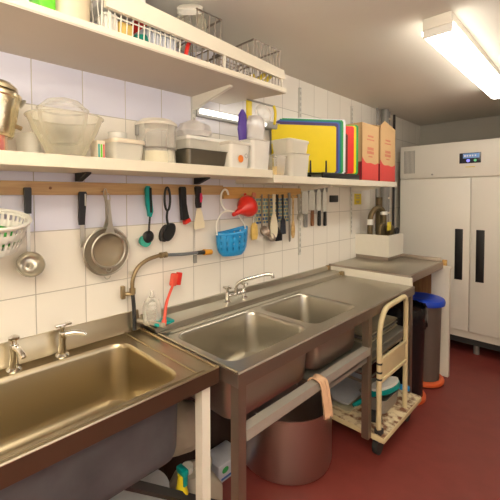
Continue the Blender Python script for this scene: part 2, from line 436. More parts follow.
for yy in (1.415, 1.555):
    b.lathe([(0, 0), (.022, 0), (.022, .005), (.013, .012), (.012, .045), (.015, .05), (.015, .056), (0, .058)], (.08, yy, .930), seg=16)
b.tube([(.08, 1.415, .962), (.08, 1.555, .962)], .012, 12)
b.cyl((.08, 1.485, .955), (.08, 1.485, 1.0), .013, seg=14)
obj('tap_body', b, 'chrome', t)
for yy in (1.415, 1.555):
    b = B().cyl((.08, yy, .985), (.08, yy, 1.012), .008, seg=12)
    for a in range(4): b.cyl((.08, yy, 1.015), (.08+.024*math.cos(a*PI/2+.4), yy+.024*math.sin(a*PI/2+.4), 1.015), .006, .007, seg=8)
    b.lathe([(0, -.008), (.011, -.006), (.011, .006), (0, .009)], (.08, yy, 1.017), seg=12)
    obj('cross_handle', b, 'chrome', t)
obj('spout', B().tube(smoothpath([(.08, 1.485, .99), (.085, 1.490, 1.02), (.11, 1.515, 1.045), (.16, 1.56, 1.065), (.21, 1.605, 1.082), (.235, 1.625, 1.080), (.24, 1.63, 1.062)]), .0105, 12), 'chrome', t)

# pre-rinse pipe with hose on the wall
t = thing('spray_hose_pipe', 'bent brass and steel pipe with grey hose and orange nozzle on the tiles', 'pipe', (.04, .84, .91))
obj('riser', B().tube(smoothpath([(.045, .842, .912), (.045, .842, 1.0), (.045, .836, 1.08)]), .009, 10), 'rubber', t, label='dark lower pipe')
obj('bend', B().tube(smoothpath([(.045, .836, 1.08), (.045, .836, 1.145), (.045, .862, 1.20), (.045, .915, 1.233), (.045, .985, 1.246), (.045, 1.02, 1.245)]), .0095, 12), 'brass', t)
b = B().cyl((.045, .835, 1.085), (.045, .835, 1.11), .014, seg=10); b.cyl((.02, .79, 1.085), (.045, .84, 1.085), .009, seg=8); b.box(.035, .055, .778, .795, 1.07, 1.13, .003)
obj('valve', b, 'brass', t)
b = B()
for yy in (.995, 1.02): b.cyl((.045, yy-.006, 1.246), (.045, yy+.006, 1.246), .015, seg=12)
obj('collar', b, 'brass', t)
obj('hose', B().tube(smoothpath([(.045, 1.02, 1.245), (.045, 1.13, 1.236), (.045, 1.235, 1.233)]), .0085, 10), 'hose', t)
b = B().cyl((.045, 1.225, 1.232), (.045, 1.275, 1.23), .010, .013, seg=12); obj('nozzle_grip', b, 'rubber', t)
b = B().cyl((.045, 1.272, 1.23), (.045, 1.325, 1.226), .017, .015, seg=14); obj('nozzle', b, 'nozzle', t, label='orange nozzle tip')
obj('wall_clip', B().box(.001, .045, .842, .856, 1.168, 1.182, .002), 'white', t)
# chain
pts = [(.012, 1.236, z) for z in (1.36, 1.31, 1.27)]
b = B()
for i in range(14): b.lathe([(0, -.004), (.003, 0), (0, .004)], (.008, 1.238, 1.375-i*.011), seg=6)
b.box(.003, .014, 1.228, 1.25, 1.17, 1.215, .003)
tag(obj('sink_chain', b, 'grey'), 'thin grey bead chain hanging on the tiles below the scraper', 'chain')

# ------------------------------------------------------------------ things at the junction of the sinks
b = B().lathe([(0, 0), (.042, 0), (.045, .01), (.045, .08), (.036, .105), (.014, .120), (.014, .130), (0, .131)], (.072, .922, .9345), seg=24, sx=.85)
t = thing('dish_soap_bottle', 'clear soap bottle on the ledge behind the red brush', 'bottle', (.072, .925, .9345))
obj('bottle_body', b, 'clear', t); obj('cap', B().cyl((.072, .922, 1.065), (.072, .922, 1.088), .011, .009, seg=12), 'clear', t)
obj('bottle_label', B().lathe([(.0458, .02), (.0458, .075)], (.072, .922, .9345), seg=24, sx=.85), 'clear', t)
tag(obj('sponge_cloth', B().box(.085, .15, .90, 1.0, .9345, .95, .006), 'teal'), 'teal scouring cloth folded beside the soap bottle', 'cloth')
tag(obj('plastic_tube', B().tube([(.025, .872, .945), (.165, .928, .943)], .011, 14), 'dim'), 'short white plastic tube lying across the gap between sinks', 'tube')
t = thing('dish_brush', 'red long handled washing up brush leaning against the tiles', 'brush', (.13, .99, .93))
obj('handle', B().tube(smoothpath([(.15, .935, .935), (.145, .945, .975), (.12, .975, 1.035), (.09, 1.035, 1.105)]), [.012]*5+[.0075]*8+[.0065]*6, 10), 'redp', t)
obj('brush_head', B().box(.068, .092, 1.025, 1.062, 1.090, 1.155, .009, Matrix.Rotation(-.2, 3, 'X')), 'redp', t)
obj('bristles', B().box(.070, .094, 1.060, 1.084, 1.092, 1.155, .003, Matrix.Rotation(-.2, 3, 'X')), 'red', t)

# ------------------------------------------------------------------ shelves
LZ0, LZ1 = 1.637, 1.680
RZ0, RZ1 = 1.612, 1.655
s = thing('high_shelf', 'long cream shelf nearest the ceiling carrying wire baskets', 'shelf', (.2, .5, 2.077))
obj('shelf_board', B().prism([(0, -1.0), (.393, -1.0), (.393, 1.553), (0, 1.475)], 'z', 2.083, 2.103), 'shelf', s, smooth=False)
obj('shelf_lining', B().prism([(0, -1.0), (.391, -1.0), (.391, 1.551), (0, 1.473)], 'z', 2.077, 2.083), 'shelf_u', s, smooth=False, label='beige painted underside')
obj('bracket', B().prism([(.012, 2.076), (.30, 2.076), (.30, 2.066), (.012, 2.005)], 'y', 1.225, 1.245), 'white', s, smooth=False)
obj('bracket', B().prism([(.012, 2.076), (.30, 2.076), (.30, 2.066), (.012, 2.005)], 'y', -.2, -.18), 'white', s, smooth=False)
s = thing('lower_shelf', 'long white shelf above the pine utensil rail', 'shelf', (.15, .5, LZ0))
obj('shelf_board', B().box(0, .30, -1.0, 1.555, LZ0, LZ1, .002), 'shelf', s, smooth=False)
for yy in (.60, 1.235):
    obj('bracket', B().prism([(.022, LZ0), (.13, LZ0), (.13, LZ0-.006), (.04, LZ0-.035), (.022, LZ0-.035)], 'y', yy-.012, yy+.012), 'rubber', s, smooth=False)
s = thing('cutting_board_shelf', 'white shelf carrying cutting boards and cardboard boxes', 'shelf', (.15, 2.4, RZ0))
obj('shelf_board', B().box(0, .30, 1.565, 3.30, RZ0, RZ1, .002), 'shelf', s, smooth=False)
for yy in (2.24, 3.03):
    obj('bracket', B().prism([(.012, RZ0), (.26, RZ0), (.26, RZ0-.012), (.012, RZ0-.045)], 'y', yy-.012, yy+.012), 'white', s, smooth=False)
def upright(y, z0, z1, lab):
    b = B().box(.0005, .012, y-.012, y+.012, z0, z1)
    t = thing('shelf_upright', lab, 'upright', (.006, y, z0), 'slotted shelf uprights on the tiles')
    obj('channel', b, 'slot', t, smooth=False)
upright(1.235, 1.685, 2.075, 'slotted white upright below the high shelf bracket')
upright(2.235, 1.10, 2.33, 'tall slotted white upright rising behind the cutting boards')
upright(3.03, 1.19, 2.33, 'slotted white upright beside the yellow sticker')

s = thing('pine_utensil_rail', 'pale pine rail with hanging utensils under the lower shelf', 'rail', (.01, .3, 1.546))
obj('rail_board', B().box(0.0, .022, -1.0, 1.442, 1.546, 1.600, .002), 'wood', s, smooth=False)
b = B()
for yy in (.49, .04, 1.05): b.lathe([(.006, 0), (.005, .0015), (0, .002)], (.0222, yy, 1.574), axis='x', seg=12)
obj('knot', b, 'wood_h', s)
s = thing('golden_utensil_rail', 'golden wooden rail crowded with spoons and whisks', 'rail', (.01, 1.85, 1.52))
obj('rail_board', B().box(0.0, .022, 1.448, 2.235, 1.522, 1.592, .002), 'wood_y', s, smooth=False)
def nail(y, z, x=.022):
    return B().tube(smoothpath([(x-.004, y, z), (x+.018, y, z-.001), (x+.022, y, z+.008)], 3), .0018, 6)
def hooked(root, y, z): obj('hook', nail(y, z), 'grey', root)

# wall strip light
s = thing('strip_light', 'slim bright strip light on the tiles under the high shelf', 'light', (.03, 1.53, 1.97))
obj('tube', B().tube([(.04, 1.26, 2.0), (.04, 1.80, 2.0)], .015, 14), 'strip', s)
obj('backplate', B().box(0.001, .022, 1.25, 1.93, 1.975, 2.025, .003), 'grey', s)
obj('end_cap', B().box(.02, .065, 1.80, 1.93, 1.975, 2.02, .006), 'grey', s)

# ------------------------------------------------------------------ ceiling light
t = thing('ceiling_light', 'long white fluorescent ceiling light with glowing diffuser', 'light', (1.0, 2.65, 2.31), 'fluorescent ceiling battens')
def batten(t, x0, x1, y0, y1):
    obj('housing', B().box(x0+.006, x1-.006, y0-.02, y1+.02, 2.335, 2.389, .004), 'white', t)
    obj('diffuser', B().prism([(x0, 2.338), (x1, 2.338), (x1+.002, 2.318), (x1-.012, 2.300), (x1-.03, 2.293), (x0+.03, 2.293), (x0+.012, 2.300), (x0-.002, 2.318)], 'y', y0, y1), 'tube', t)
    obj('end_cap', B().box(x0+.004, x1-.004, y0-.012, y0, 2.298, 2.34, .005), 'whitep', t)
    obj('end_cap', B().box(x0+.004, x1-.004, y1, y1+.012, 2.298, 2.34, .005), 'whitep', t)
batten(t, .93, 1.065, 1.93, 3.50)
t = thing('ceiling_light', 'unseen fill batten added on the ceiling behind the camera', 'light', (1.7, -.9, 2.31), 'fluorescent ceiling battens')
batten(t, 1.63, 1.765, -1.6, -.1)  # out of view, added to brighten the shelves and ceiling

# ------------------------------------------------------------------ fridge
F = thing('upright_fridge', 'large white two door upright fridge against the far wall', 'fridge', (.75, 4.4, 0))
FX0, FX1, FY = .065, 1.435, 4.0
obj('cabinet', B().box(FX0, FX1, FY+.03, 4.72, .16, 2.045, .004), 'fridge', F)
obj('header_panel', B().box(FX0, FX1, FY, FY+.045, 1.712, 2.048, .006), 'fridge', F)
for x0, x1, hx in ((FX0+.002, .703, .583), (.713, FX1-.002, .755)):
    d = obj('door', B().box(x0, x1, FY, FY+.045, .235, 1.700, .006), 'fridge', F)
    obj('door_handle', B().box(hx, hx+.066, FY-.004, FY+.01, .722, 1.212, .003), 'black', d, label='black recessed pull handle')
obj('plinth', B().box(FX0+.03, FX1-.03, FY+.05, 4.7, .10, .16), 'rubber', F, smooth=False)
for x in (FX0+.08, .75, FX1-.08):
    obj('foot', B().cyl((x, FY+.12, 0), (x, FY+.12, .10), .025, seg=14), 'grey', F)
b = B()
for i in range(9): b.box(.105+i*.0125, .111+i*.0125, FY-.002, FY+.002, 1.765, 2.0)
obj('vent', b, 'grey', F, smooth=False)
d = obj('display', B().box(.610, .782, FY-.006, FY+.004, 1.838, 1.935, .003), 'disp', F)
obj('screen', B().box(.640, .770, FY-.0075, FY-.0055, 1.885, 1.928), 'disp_b', d)
b = B()
for i, w in enumerate((.014, .010, .012, .010, .011)): b.box(.650+i*.021, .650+i*.021+w, FY-.009, FY-.0072, 1.900, 1.915)
obj('screen_lettering', b, 'fridge', d)
obj('indicator', B().lathe([(.015, 0), (.013, -.003), (0, -.004)], (.682, FY-.006, 1.862), axis='y', seg=14), 'disp_v', d, label='glowing violet indicator')
obj('indicator', B().lathe([(.012, 0), (.010, -.003), (0, -.004)], (.738, FY-.006, 1.862), axis='y', seg=14), 'disp_g', d, label='green indicator')
obj('lock', B().lathe([(.009, 0), (.008, -.006), (0, -.007)], (.376, FY, 1.745), axis='y', seg=14), 'grey', F)
obj('badge', B().box(.66, .735, FY-.002, FY+.002, 1.800, 1.806), 'ylabel', F)

# ------------------------------------------------------------------ raised table at the end
t = thing('steel_side_table', 'raised stainless steel side table at the end of the double sink', 'table', (.32, 3.05, 0))
TZ = .97
obj('tabletop', B().box(.004, .640, 2.665, 3.44, TZ-.012, TZ, .003), 'steel', t)
b = B().box(.625, .645, 2.665, 3.44, TZ-.05, TZ+.006, .003); b.box(.004, .64, 2.655, 2.675, TZ-.012, TZ+.005, .003)
obj('front_lip', b, 'steel_d', t)
obj('end_upstand', B().box(.004, .62, 3.425, 3.45, TZ, TZ+.032, .003), 'steel_d', t)
obj('end_board', B().box(0.01, .655, 2.648, 2.664, .885, TZ-.010, .001), 'white', t, smooth=False, label='white painted edge board facing the sink')
obj('corner_block', B().box(.635, .668, 3.405, 3.43, TZ-.03, TZ+.022, .002), 'wood_y', t, label='bare wood corner block')
obj('support_panel', B().box(.555, .692, 3.405, 3.445, 0, .945, .002), 'white', t, smooth=False)
obj('end_ledge', B().box(.60, .705, 3.40, 3.45, .920, .945, .002), 'white', t, smooth=False)
obj('back_panel', B().box(.02, .555, 3.41, 3.43, 0, TZ-.015), 'wood_b', t, smooth=False, label='brown bare chipboard panel')
obj('leg', B().box(.03, .07, 2.68, 2.72, 0, TZ-.013), 'white', t, smooth=False)

# pipe box with meter
t = thing('white_pipe_box', 'open white box around the pipework on the steel side table', 'box', (.15, 3.3, TZ))
b = B().box(.0, .302, 3.13, 3.145, 1.003, 1.19); b.box(.288, .302, 3.145, 3.46, 1.003, 1.19); b.box(0, .288, 3.445, 3.46, 1.003, 1.19)
obj('side_panels', b, 'white', t, smooth=False)
obj('base', B().box(.0, .285, 3.15, 3.44, TZ+.033, 1.02), 'white', t, smooth=False)
obj('plinth', B().box(.0, .288, 3.145, 3.42, TZ, 1.003), 'steel_d', t, smooth=False)
t = thing('pipework_assembly', 'bronze coloured valve and bent pipes standing in the white box', 'pipe', (.15, 3.28, 1.02))
b = B()
b.tube(smoothpath([(.10, 3.21, 1.02), (.10, 3.21, 1.25), (.10, 3.23, 1.36), (.13, 3.28, 1.42), (.16, 3.33, 1.40), (.17, 3.34, 1.30), (.17, 3.34, 1.02)]), .024, 12)
b.tube(smoothpath([(.19, 3.20, 1.02), (.19, 3.20, 1.16), (.19, 3.22, 1.25), (.19, 3.27, 1.27), (.19, 3.29, 1.20), (.19, 3.29, 1.02)]), .020, 12)
obj('bent_pipes', b, 'pipe_w', t)
obj('union_nut', B().cyl((.10, 3.21, 1.27), (.10, 3.21, 1.32), .03, seg=14), 'whitep', t)
obj('union_nut', B().cyl((.17, 3.34, 1.36), (.17, 3.34, 1.39), .032, seg=14), 'whitep', t)
b = B().lathe([(0, 0), (.05, 0), (.055, .02), (.055, .05), (.04, .06), (0, .06)], (.19, 3.36, 1.21), axis='x', seg=20)
b.cyl((.21, 3.36, 1.02), (.21, 3.36, 1.18), .02, seg=12); b.cyl((.10, 3.40, 1.02), (.10, 3.40, 1.52), .03, seg=14)
obj('meter_body', b, 'pipe_w', t)
obj('yellow_tag', B().box(.248, .254, 3.225, 3.30, 1.225, 1.30, .002), 'yel', t)
b = B().tube(smoothpath([(.23, 3.40, 1.05), (.25, 3.40, 1.2), (.26, 3.42, 1.24)]), .010, 8); b.lathe([(.035, -.006), (.035, .006)], (.262, 3.41, 1.21), axis='x', seg=18, cap=True)
obj('valve_wheel', b, 'rubber', t)

t = thing('wall_pipes', 'pair of vertical grey pipes on the wall reaching the ceiling beside the fridge', 'pipe', (.05, 3.7, 1.0))
obj('pipe', B().cyl((.055, 3.62, .0), (.055, 3.62, 2.385), .035, seg=16), 'pipe', t)
obj('pipe', B().cyl((.04, 3.74, .0), (.04, 3.74, 2.385), .02, seg=14), 'pipe', t)
obj('pipe', B().cyl((.03, 3.50, 1.19), (.03, 3.50, 2.385), .010, seg=10), 'pipe', t)
obj('pipe', B().cyl((.03, 3.92, .0), (.03, 3.92, 2.385), .012, seg=10), 'rubber', t)
b = B()
for z in (1.35, 1.5, 1.85, 2.3): b.box(.0, .06, 3.715, 3.765, z, z+.02)
obj('pipe_clips', b, 'beigep', t)

tag(obj('wall_socket', B().box(.0005, .012, 2.665, 2.795, 1.483, 1.540, .004), 'black'), 'small black switch plate on the tiles right of the knives', 'switch')
b = B().box(.0005, .0025, 3.10, 3.235, 1.455, 1.555)
t = thing('yellow_sticker', 'yellow notice sticker on the tiles above the pipe box', 'sticker', (.001, 3.17, 1.455)); obj('sticker_sheet', b, 'ylabel', t, smooth=False)
b = B()
for (a, c, w) in ((1.535, 0, .06), (1.515, .0, .08), (1.485, 0, .07), (1.470, 0, .05)): b.box(.0026, .0032, 3.165-w/2, 3.165+w/2, c+a-.003, c+a+.003)
obj('print', b, 'grey', t, smooth=False)

# ------------------------------------------------------------------ bins
def lathe_o(name, prof, c, m, root, **k): return obj(name, B().lathe(prof, c, **k), m, root)
t = thing('grey_bin', 'round dark grey pedal bin with blue lid and orange foot ring', 'bin', (.535, 3.222, 0))
BX, BY = .535, 3.222
lathe_o('bin_body', [(.0, .0), (.132, .0), (.138, .08), (.147, .63), (.149, .655), (0, .655)], (BX, BY, 0), 'bin_g', t)
lathe_o('lid', [(.156, .645), (.172, .650), (.175, .672), (.168, .690), (.12, .702), (.10, .698), (.06, .688), (0, .686)], (BX, BY, 0), 'bluelid', t)
lathe_o('foot_ring', [(.130, .012), (.158, .012), (.166, .018), (.167, .036), (.160, .044), (.135, .048)], (BX+.01, BY-.01, 0), 'bin_o', t)
obj('sticker', B().box(0, .003, -.009, .009, .57, .60), 'ylabel', t, xf=Matrix.Translation((BX+.1475*math.cos(-1.05), BY+.1475*math.sin(-1.05), 0)) @ Matrix.Rotation(-1.05, 4, 'Z'))
t = thing('black_bin', 'tall dark bin with crumpled black liner behind the trolley', 'bin', (.505, 2.86, 0))
lathe_o('bin_body', [(.0, .0), (.15, .0), (.155, .03), (.168, .68), (0, .68)], (.505, 2.86, 0), 'liner', t)
b = B(); rnd = random.Random(3); prof = [(.164, .70), (.176, .71), (.182, .69), (.180, .65), (.178, .60), (.176, .56)]
b.lathe(prof, (.505, 2.86, 0), seg=64)
for v in b.bm.verts:
    d = Vector((v.co.x-.505, v.co.y-2.86, 0)); f = 1+rnd.uniform(-.025, .035); v.co = Vector((.505+d.x*f, 2.86+d.y*f, v.co.z+rnd.uniform(-.012, .012)))
obj('bin_liner', b, 'liner', t)
lathe_o('foot_ring', [(.0, 0), (.17, 0), (.178, .01), (.178, .03), (.158, .04)], (.505, 2.86, 0), 'bin_o', t)

# ------------------------------------------------------------------ stock pot and cloth
t = thing('stock_pot', 'huge dull aluminium stock pot on the floor under the double sink', 'pot', (.27, 1.705, 0))
lathe_o('pot_body', [(0, .003), (.245, .003), (.263, .015), (.270, .04), (.270, .350), (.275, .356), (.275, .362), (.266, .362), (.264, .35), (.264, .04), (.255, .02), (0, .018)], (.27, 1.705, 0), 'pot', t, seg=48)
for sgn in (-1, 1):
    obj('handle', B().tube(smoothpath([(.14-.04, 1.705+sgn*.24, .29), (.14-.04, 1.705+sgn*.275, .295), (.14+.04, 1.705+sgn*.275, .295), (.14+.04, 1.705+sgn*.24, .29)]), .007, 8), 'pot', t)
# peach cloth over the rail
b = B(); nU, nV = 9, 18; V = []
path = [(.606, .60), (.612, .65), (.622, .682), (.640, .694), (.662, .694), (.682, .684), (.690, .65), (.694, .60), (.698, .56), (.700, .515)]
pth = smoothpath([(p[0], 0, p[1]) for p in path], 3)
for i, p in enumerate(pth):
    row = []
    f = i/len(pth)
    for k in range(nU):
        u = k/(nU-1)-.5; w = .066-.008*f
        row.append(b.bm.verts.new((p.x+.006*math.sin(u*14+1)*f*2-.004*abs(u), 1.445+u*w+.012*f+.004*math.sin(f*9), p.z+.010*math.sin(u*9)*f)))
    V.append(row)
for a, c in zip(V, V[1:]):
    for k in range(nU-1): b.bm.faces.new((a[k], a[k+1], c[k+1], c[k]))
tag(obj('dish_cloth', b, 'cloth', solid=.006), 'peach cloth draped over the steel rail above the stock pot', 'cloth')

# ------------------------------------------------------------------ trolley
t = thing('platform_trolley', 'cream platform trolley with rusty worn deck and hooped handle', 'trolley', (.45, 2.32, 0))
obj('platform', B().box(.12, .735, 2.005, 2.62, .135, .165, .004), 'trol', t)
obj('deck_mat', B().box(.125, .730, 2.01, 2.615, .165, .170), 'deck', t, smooth=False, label='worn stained deck surface')
for (x, y) in ((.66, 2.10), (.66, 2.55), (.2, 2.10), (.2, 2.55)):
    c = obj('castor', B().box(x-.022, x+.022, y-.03, y+.03, .085, .135, .003), 'grey', t)
    obj('wheel', B().cyl((x-.015, y, .05), (x+.015, y, .05), .05, seg=20), 'rubber', c)
path = [(.695, 2.025, .17), (.695, 2.025, .40), (.695, 2.025, .70)]+[(.695, 2.025+.12-.12*math.cos(a), .73+.155*math.sin(a)) for a in [PI/2*i/6 for i in range(7)]]+[(.70, 2.32, .895)]+[(.70, 2.36+.05*math.sin(a), .848+.05*math.cos(a)) for a in [PI/2*i/5 for i in range(6)]]+[(.70, 2.41, .6), (.70, 2.41, .17)]
obj('hoop_handle', B().tube(path, .015, 12), 'trol', t)
b = B().box(.690, .704, 2.03, 2.405, .475, .605, .003); b.box(.700, .712, 2.03, 2.405, .590, .612, .003); b.box(.700, .712, 2.03, 2.405, .470, .490, .003)
obj('cross_panel', b, 'trol', t)
for z in (.49, .53, .58): obj('clamp', B().lathe([(.0165, -.006), (.0175, 0), (.0165, .006)], (.695, 2.025, z), seg=12), 'rubber', t)
obj('handle_socket', B().box(.675, .715, 2.01, 2.05, .17, .20, .004), 'rubber', t)
# items on the trolley
b = B().prism(rrp := [(math.cos(a)*.10, math.sin(a)*.045) for a in [2*PI*i/20 for i in range(20)]], 'z', 0, .018)
R_ = Matrix.Translation((.60, 2.34, .30)) @ Matrix.Rotation(1.0, 4, 'Z') @ Matrix.Rotation(-.25, 4, 'Y')
t = thing('scrubbing_brush', 'teal brush with pale oval back resting on the trolley items', 'brush', (.60, 2.34, .27))
obj('oval_back', b, 'whitep', t, xf=R_)
obj('bristle_block', B().prism([(math.cos(a)*.105, math.sin(a)*.05) for a in [2*PI*i/20 for i in range(20)]], 'z', -.03, 0), 'teal', t, xf=R_)
t = thing('blue_squeegee', 'blue and white plastic squeegee lying at the back of the trolley', 'squeegee', (.62, 2.48, .2))
obj('blade_bar', B().box(.50, .70, 2.46, 2.50, .235, .26, .006, Matrix.Rotation(.3, 3, 'Z')), 'blue', t)
obj('grip', B().tube([(.60, 2.45, .25), (.52, 2.25, .22), (.48, 2.15, .19)], .014, 10), 'teal', t)
t = thing('steel_tin', 'dull grey steel tin on the trolley deck behind the handle', 'tin', (.57, 2.33, .17))
b = B().rrect_shell([(.50, .645, 2.22, 2.44, .172, .03), (.485, .655, 2.205, 2.455, .265, .03), (.480, .66, 2.20, 2.46, .268, .03), (.49, .65, 2.21, 2.45, .262, .03), (.505, .64, 2.225, 2.435, .18, .03)])
b.bm.faces.new([v for v in b.bm.verts][:28]); obj('tin_body', b, 'tray', t)
tag(obj('black_clamp_tool', B().box(.56, .665, 2.09, 2.17, .172, .215, .012, Matrix.Rotation(.5, 3, 'Z')), 'rubber'), 'small black tool lying at the foot of the trolley handle', 'tool')
# stacked trays: on trolley and undershelf
def tray(x0, x1, y0, y1, z, h, m, label, g=None):
    t = thing('tray', label, 'tray', ((x0+x1)/2, (y0+y1)/2, z), g)
    b = B().rrect_shell([(x0+.015, x1-.015, y0+.015, y1-.015, z, .02), (x0+.005, x1-.005, y0+.005, y1-.005, z+h-.004, .025), (x0, x1, y0, y1, z+h, .025), (x0, x1, y0, y1, z+h+.003, .025), (x0+.01, x1-.01, y0+.01, y1-.01, z+h, .025), (x0+.022, x1-.022, y0+.022, y1-.022, z+.006, .02)])
    n = 28; vs = list(b.bm.verts)[:n]; b.bm.faces.new(vs[::-1])
    obj('tray_body', b, m, t)
tray(.16, .50, 2.06, 2.52, .172, .02, 'trayc', 'cream flat tray lying on the trolley deck')
tray(.18, .48, 2.08, 2.50, .205, .02, 'whitepk', 'whitish flat tray uppermost on the trolley deck')
for i in range(3):
    tray(.14, .60, 2.10, 2.56, .627+i*.022, .018, ('trayc', 'tray', 'trayc')[i], ('cream tray at the bottom of the undershelf stack', 'grey tray in the middle of the undershelf stack', 'cream tray on top of the undershelf stack')[i], 'trays under the drainer')
# lower rack under drainer
t = thing('low_rack', 'low dark steel rack holding shallow pans above the trolley', 'rack', (.35, 2.25, .4))
b = B()
for y in (2.04, 2.57): b.tube([(.06, y, .43), (.615, y, .43)], .008, 6)
for x in (.08, .2, .32, .44, .60): b.tube([(x, 2.04, .43), (x, 2.57, .43)], .006, 6)
for x in (.07, .61):
    for y in (2.04, 2.57): b.tube([(x, y, .43), (x, y, .614)], .006, 6)
obj('rack_frame', b, 'steel_d', t)
obj('shelf_edge', B().box(.60, .62, 2.03, 2.58, .54, .575, .002), 'trayc', t)
for i in range(2):
    tray(.26+.02*i, .56, 2.09, 2.50, .440+i*.03, .025, 'tray', ('dull steel oven pan lying on the low rack', 'dull steel oven pan nested uppermost on the low rack')[i], 'pans on the low rack')

# ------------------------------------------------------------------ under left sink
t = thing('jerrycan', 'off white plastic jerrycan with moulded handle on the floor between the sinks', 'can', (.27, 1.06, 0))
b = B().rrect_shell([(.17, .36, .93, 1.12, .0, .03), (.165, .365, .925, 1.125, .02, .03), (.165, .365, .925, 1.125, .19, .035), (.19, .34, .935, 1.09, .25, .04), (.21, .32, .95, 1.04, .28, .03)])
b.bm.faces.new([v for v in b.bm.verts][:28][::-1]); obj('can_body', b, 'dim', t)
obj('carry_handle', B().tube(smoothpath([(.265, 1.10, .21), (.265, 1.11, .27), (.265, 1.07, .30), (.265, 1.0, .285)]), .014, 10), 'dim', t)
obj('screw_cap', B().cyl((.265, .98, .28), (.265, .98, .31), .025, seg=18), 'whitep', t)
t = thing('printed_pack', 'blue and white pack with a green oval standing on the floor under the sink', 'pack', (.12, 1.35, 0))
obj('pack_body', B().box(.04, .18, 1.25, 1.44, 0, .10, .012), 'whitepk', t)
b = B().lathe([(.024, 0), (0, .001)], (.1803, 1.30, .065), axis='x', seg=20, sy=.7); obj('oval_print', b, 'b_grn', t)
b = B().lathe([(.020, 0), (0, .001)], (.1803, 1.37, .065), axis='x', seg=20, sy=.8); b.box(.1795, .181, 1.27, 1.42, .018, .030)
obj('blue_print', b, 'bluep', t)
t = thing('yellow_spray_bottle', 'yellow spray bottle with teal trigger under the pot sink', 'bottle', (.38, .86, 0))
obj('bottle_body', B().lathe([(0, 0), (.038, 0), (.04, .02), (.04, .28), (.018, .36), (.015, .40), (0, .40)], (.38, .86, 0), seg=20), 'yel', t)
obj('trigger_head', B().box(.355, .41, .85, .878, .40, .425, .006).box(.398, .408, .853, .873, .36, .41, .003), 'teal', t)
t = thing('white_cleaning_tub', 'pale plastic tub standing on the floor beneath the pot sink basin', 'tub', (.25, .70, 0))
lathe_o('tub_body', [(0, 0), (.10, 0), (.11, .02), (.115, .30), (.12, .31), (0, .31)], (.25, .74, 0), 'dim', t)
lathe_o('tub_lid', [(.124, .305), (.124, .325), (.11, .33), (0, .33)], (.25, .74, 0), 'whitepk', t)
b = B().lathe([(0, 0), (.10, .01), (.13, .06), (.12, .13), (.07, .19), (.02, .21), (0, .22)], (.16, 1.02, .33), seg=28, sx=.8, wob=.06)
tag(obj('white_bag', b, 'dim'), 'crumpled white plastic bag sitting on the jerrycan under the sinks', 'bag')

# ------------------------------------------------------------------ utensils on the pine rail
XH = .040
# colander
t = thing('colander', 'round white plastic colander hanging at the far left', 'colander', (.14, .29, 1.32))
cc = Vector((.140, .258, 1.466))
b = B(); seg = 72; prof = [(.118, 0), (.112, -.012), (.108, -.03), (.103, -.055), (.096, -.08), (.085, -.105)]
rings = [[b.bm.verts.new(cc+Vector((r*math.cos(2*PI*k/seg), r*math.sin(2*PI*k/seg), h))) for k in range(seg)] for r, h in prof]
for i, (a, c_) in enumerate(zip(rings, rings[1:])):
    for k in range(seg):
        if i in (1, 3) and k % 2 == 0: continue
        b.bm.faces.new((a[k], a[(k+1) % seg], c_[(k+1) % seg], c_[k]))
b.bm.faces.new(rings[-1])
rot = Matrix.Translation(cc) @ Matrix.Rotation(math.radians(14), 4, 'Y') @ Matrix.Translation(-cc)
obj('colander_bowl', b, 'whitep', t, solid=.003, xf=rot)
obj('colander_rim', B().tube([cc+Vector((.121*math.cos(a), .121*math.sin(a), 0)) for a in [2*PI*i/48 for i in range(48)]], .006, 8, closed=True), 'whitep', t, xf=rot)
obj('hanging_loop', B().tube(smoothpath([(.03, .24, 1.475), (.026, .25, 1.555), (.026, .29, 1.555), (.03, .30, 1.475)]), .003, 6), 'whitep', t)
b = B().lathe([(0, .04), (.03, .03), (.05, .0), (.04, -.03), (0, -.035)], (.16, .28, 1.405), seg=20, wob=.12)
tag(obj('green_scourer', b, 'green'), 'green cloth lying inside the white colander', 'cloth')

def ladle(y, ztop, zb, r, m, label, hm=None, dx=0, cup='x', g=None):
    t = thing('ladle', label, 'ladle', (XH, y, zb-r), g)
    obj('handle', B().strap([(y, ztop-.10 if hm else ztop, .006), (y, zb+r*.7, .006)], XH-.003, XH+.001), m, t)
    if hm: obj('grip', B().strap([(y, ztop, .010), (y, ztop-.005, .013), (y, ztop-.10, .011)], XH-.006, XH+.006), hm, t)
    b = B().lathe([(r, .0), (r*.97, -.012), (r*.8, -.024), (r*.5, -.033), (0, -.036)], (XH+.035, y-.002, zb), axis='x', seg=28, sx=1)
    # bowl opens upward and outward
    xf = Matrix.Translation((XH+.03, y, zb)) @ Matrix.Rotation(math.radians(-28), 4, 'Y') @ Matrix.Translation((-XH-.03, -y, -zb))
    obj('bowl', b, m, t, solid=.0015, xf=xf)
    hooked(t, y, ztop-.012); return t
ladle(.402, 1.575, 1.285, .050, 'steel', 'steel ladle with black grip hanging beside the colander', 'black', g='ladles')
t = thing('sharpening_knife', 'black handled tool with short steel blade beside the sieves', 'knife', (XH, .61, 1.32))
obj('grip', B().strap([(.612, 1.560, .012), (.612, 1.553, .016), (.606, 1.45, .013), (.606, 1.42, .011)], XH-.008, XH+.006), 'black', t)
obj('blade', B().strap([(.607, 1.42, .008), (.607, 1.36, .008), (.604, 1.325, .005)], XH-.003, XH), 'steel', t)
obj('emblem', B().box(XH+.006, XH+.0075, .617, .624, 1.50, 1.55), 'steel', t)
hooked(t, .612, 1.55)
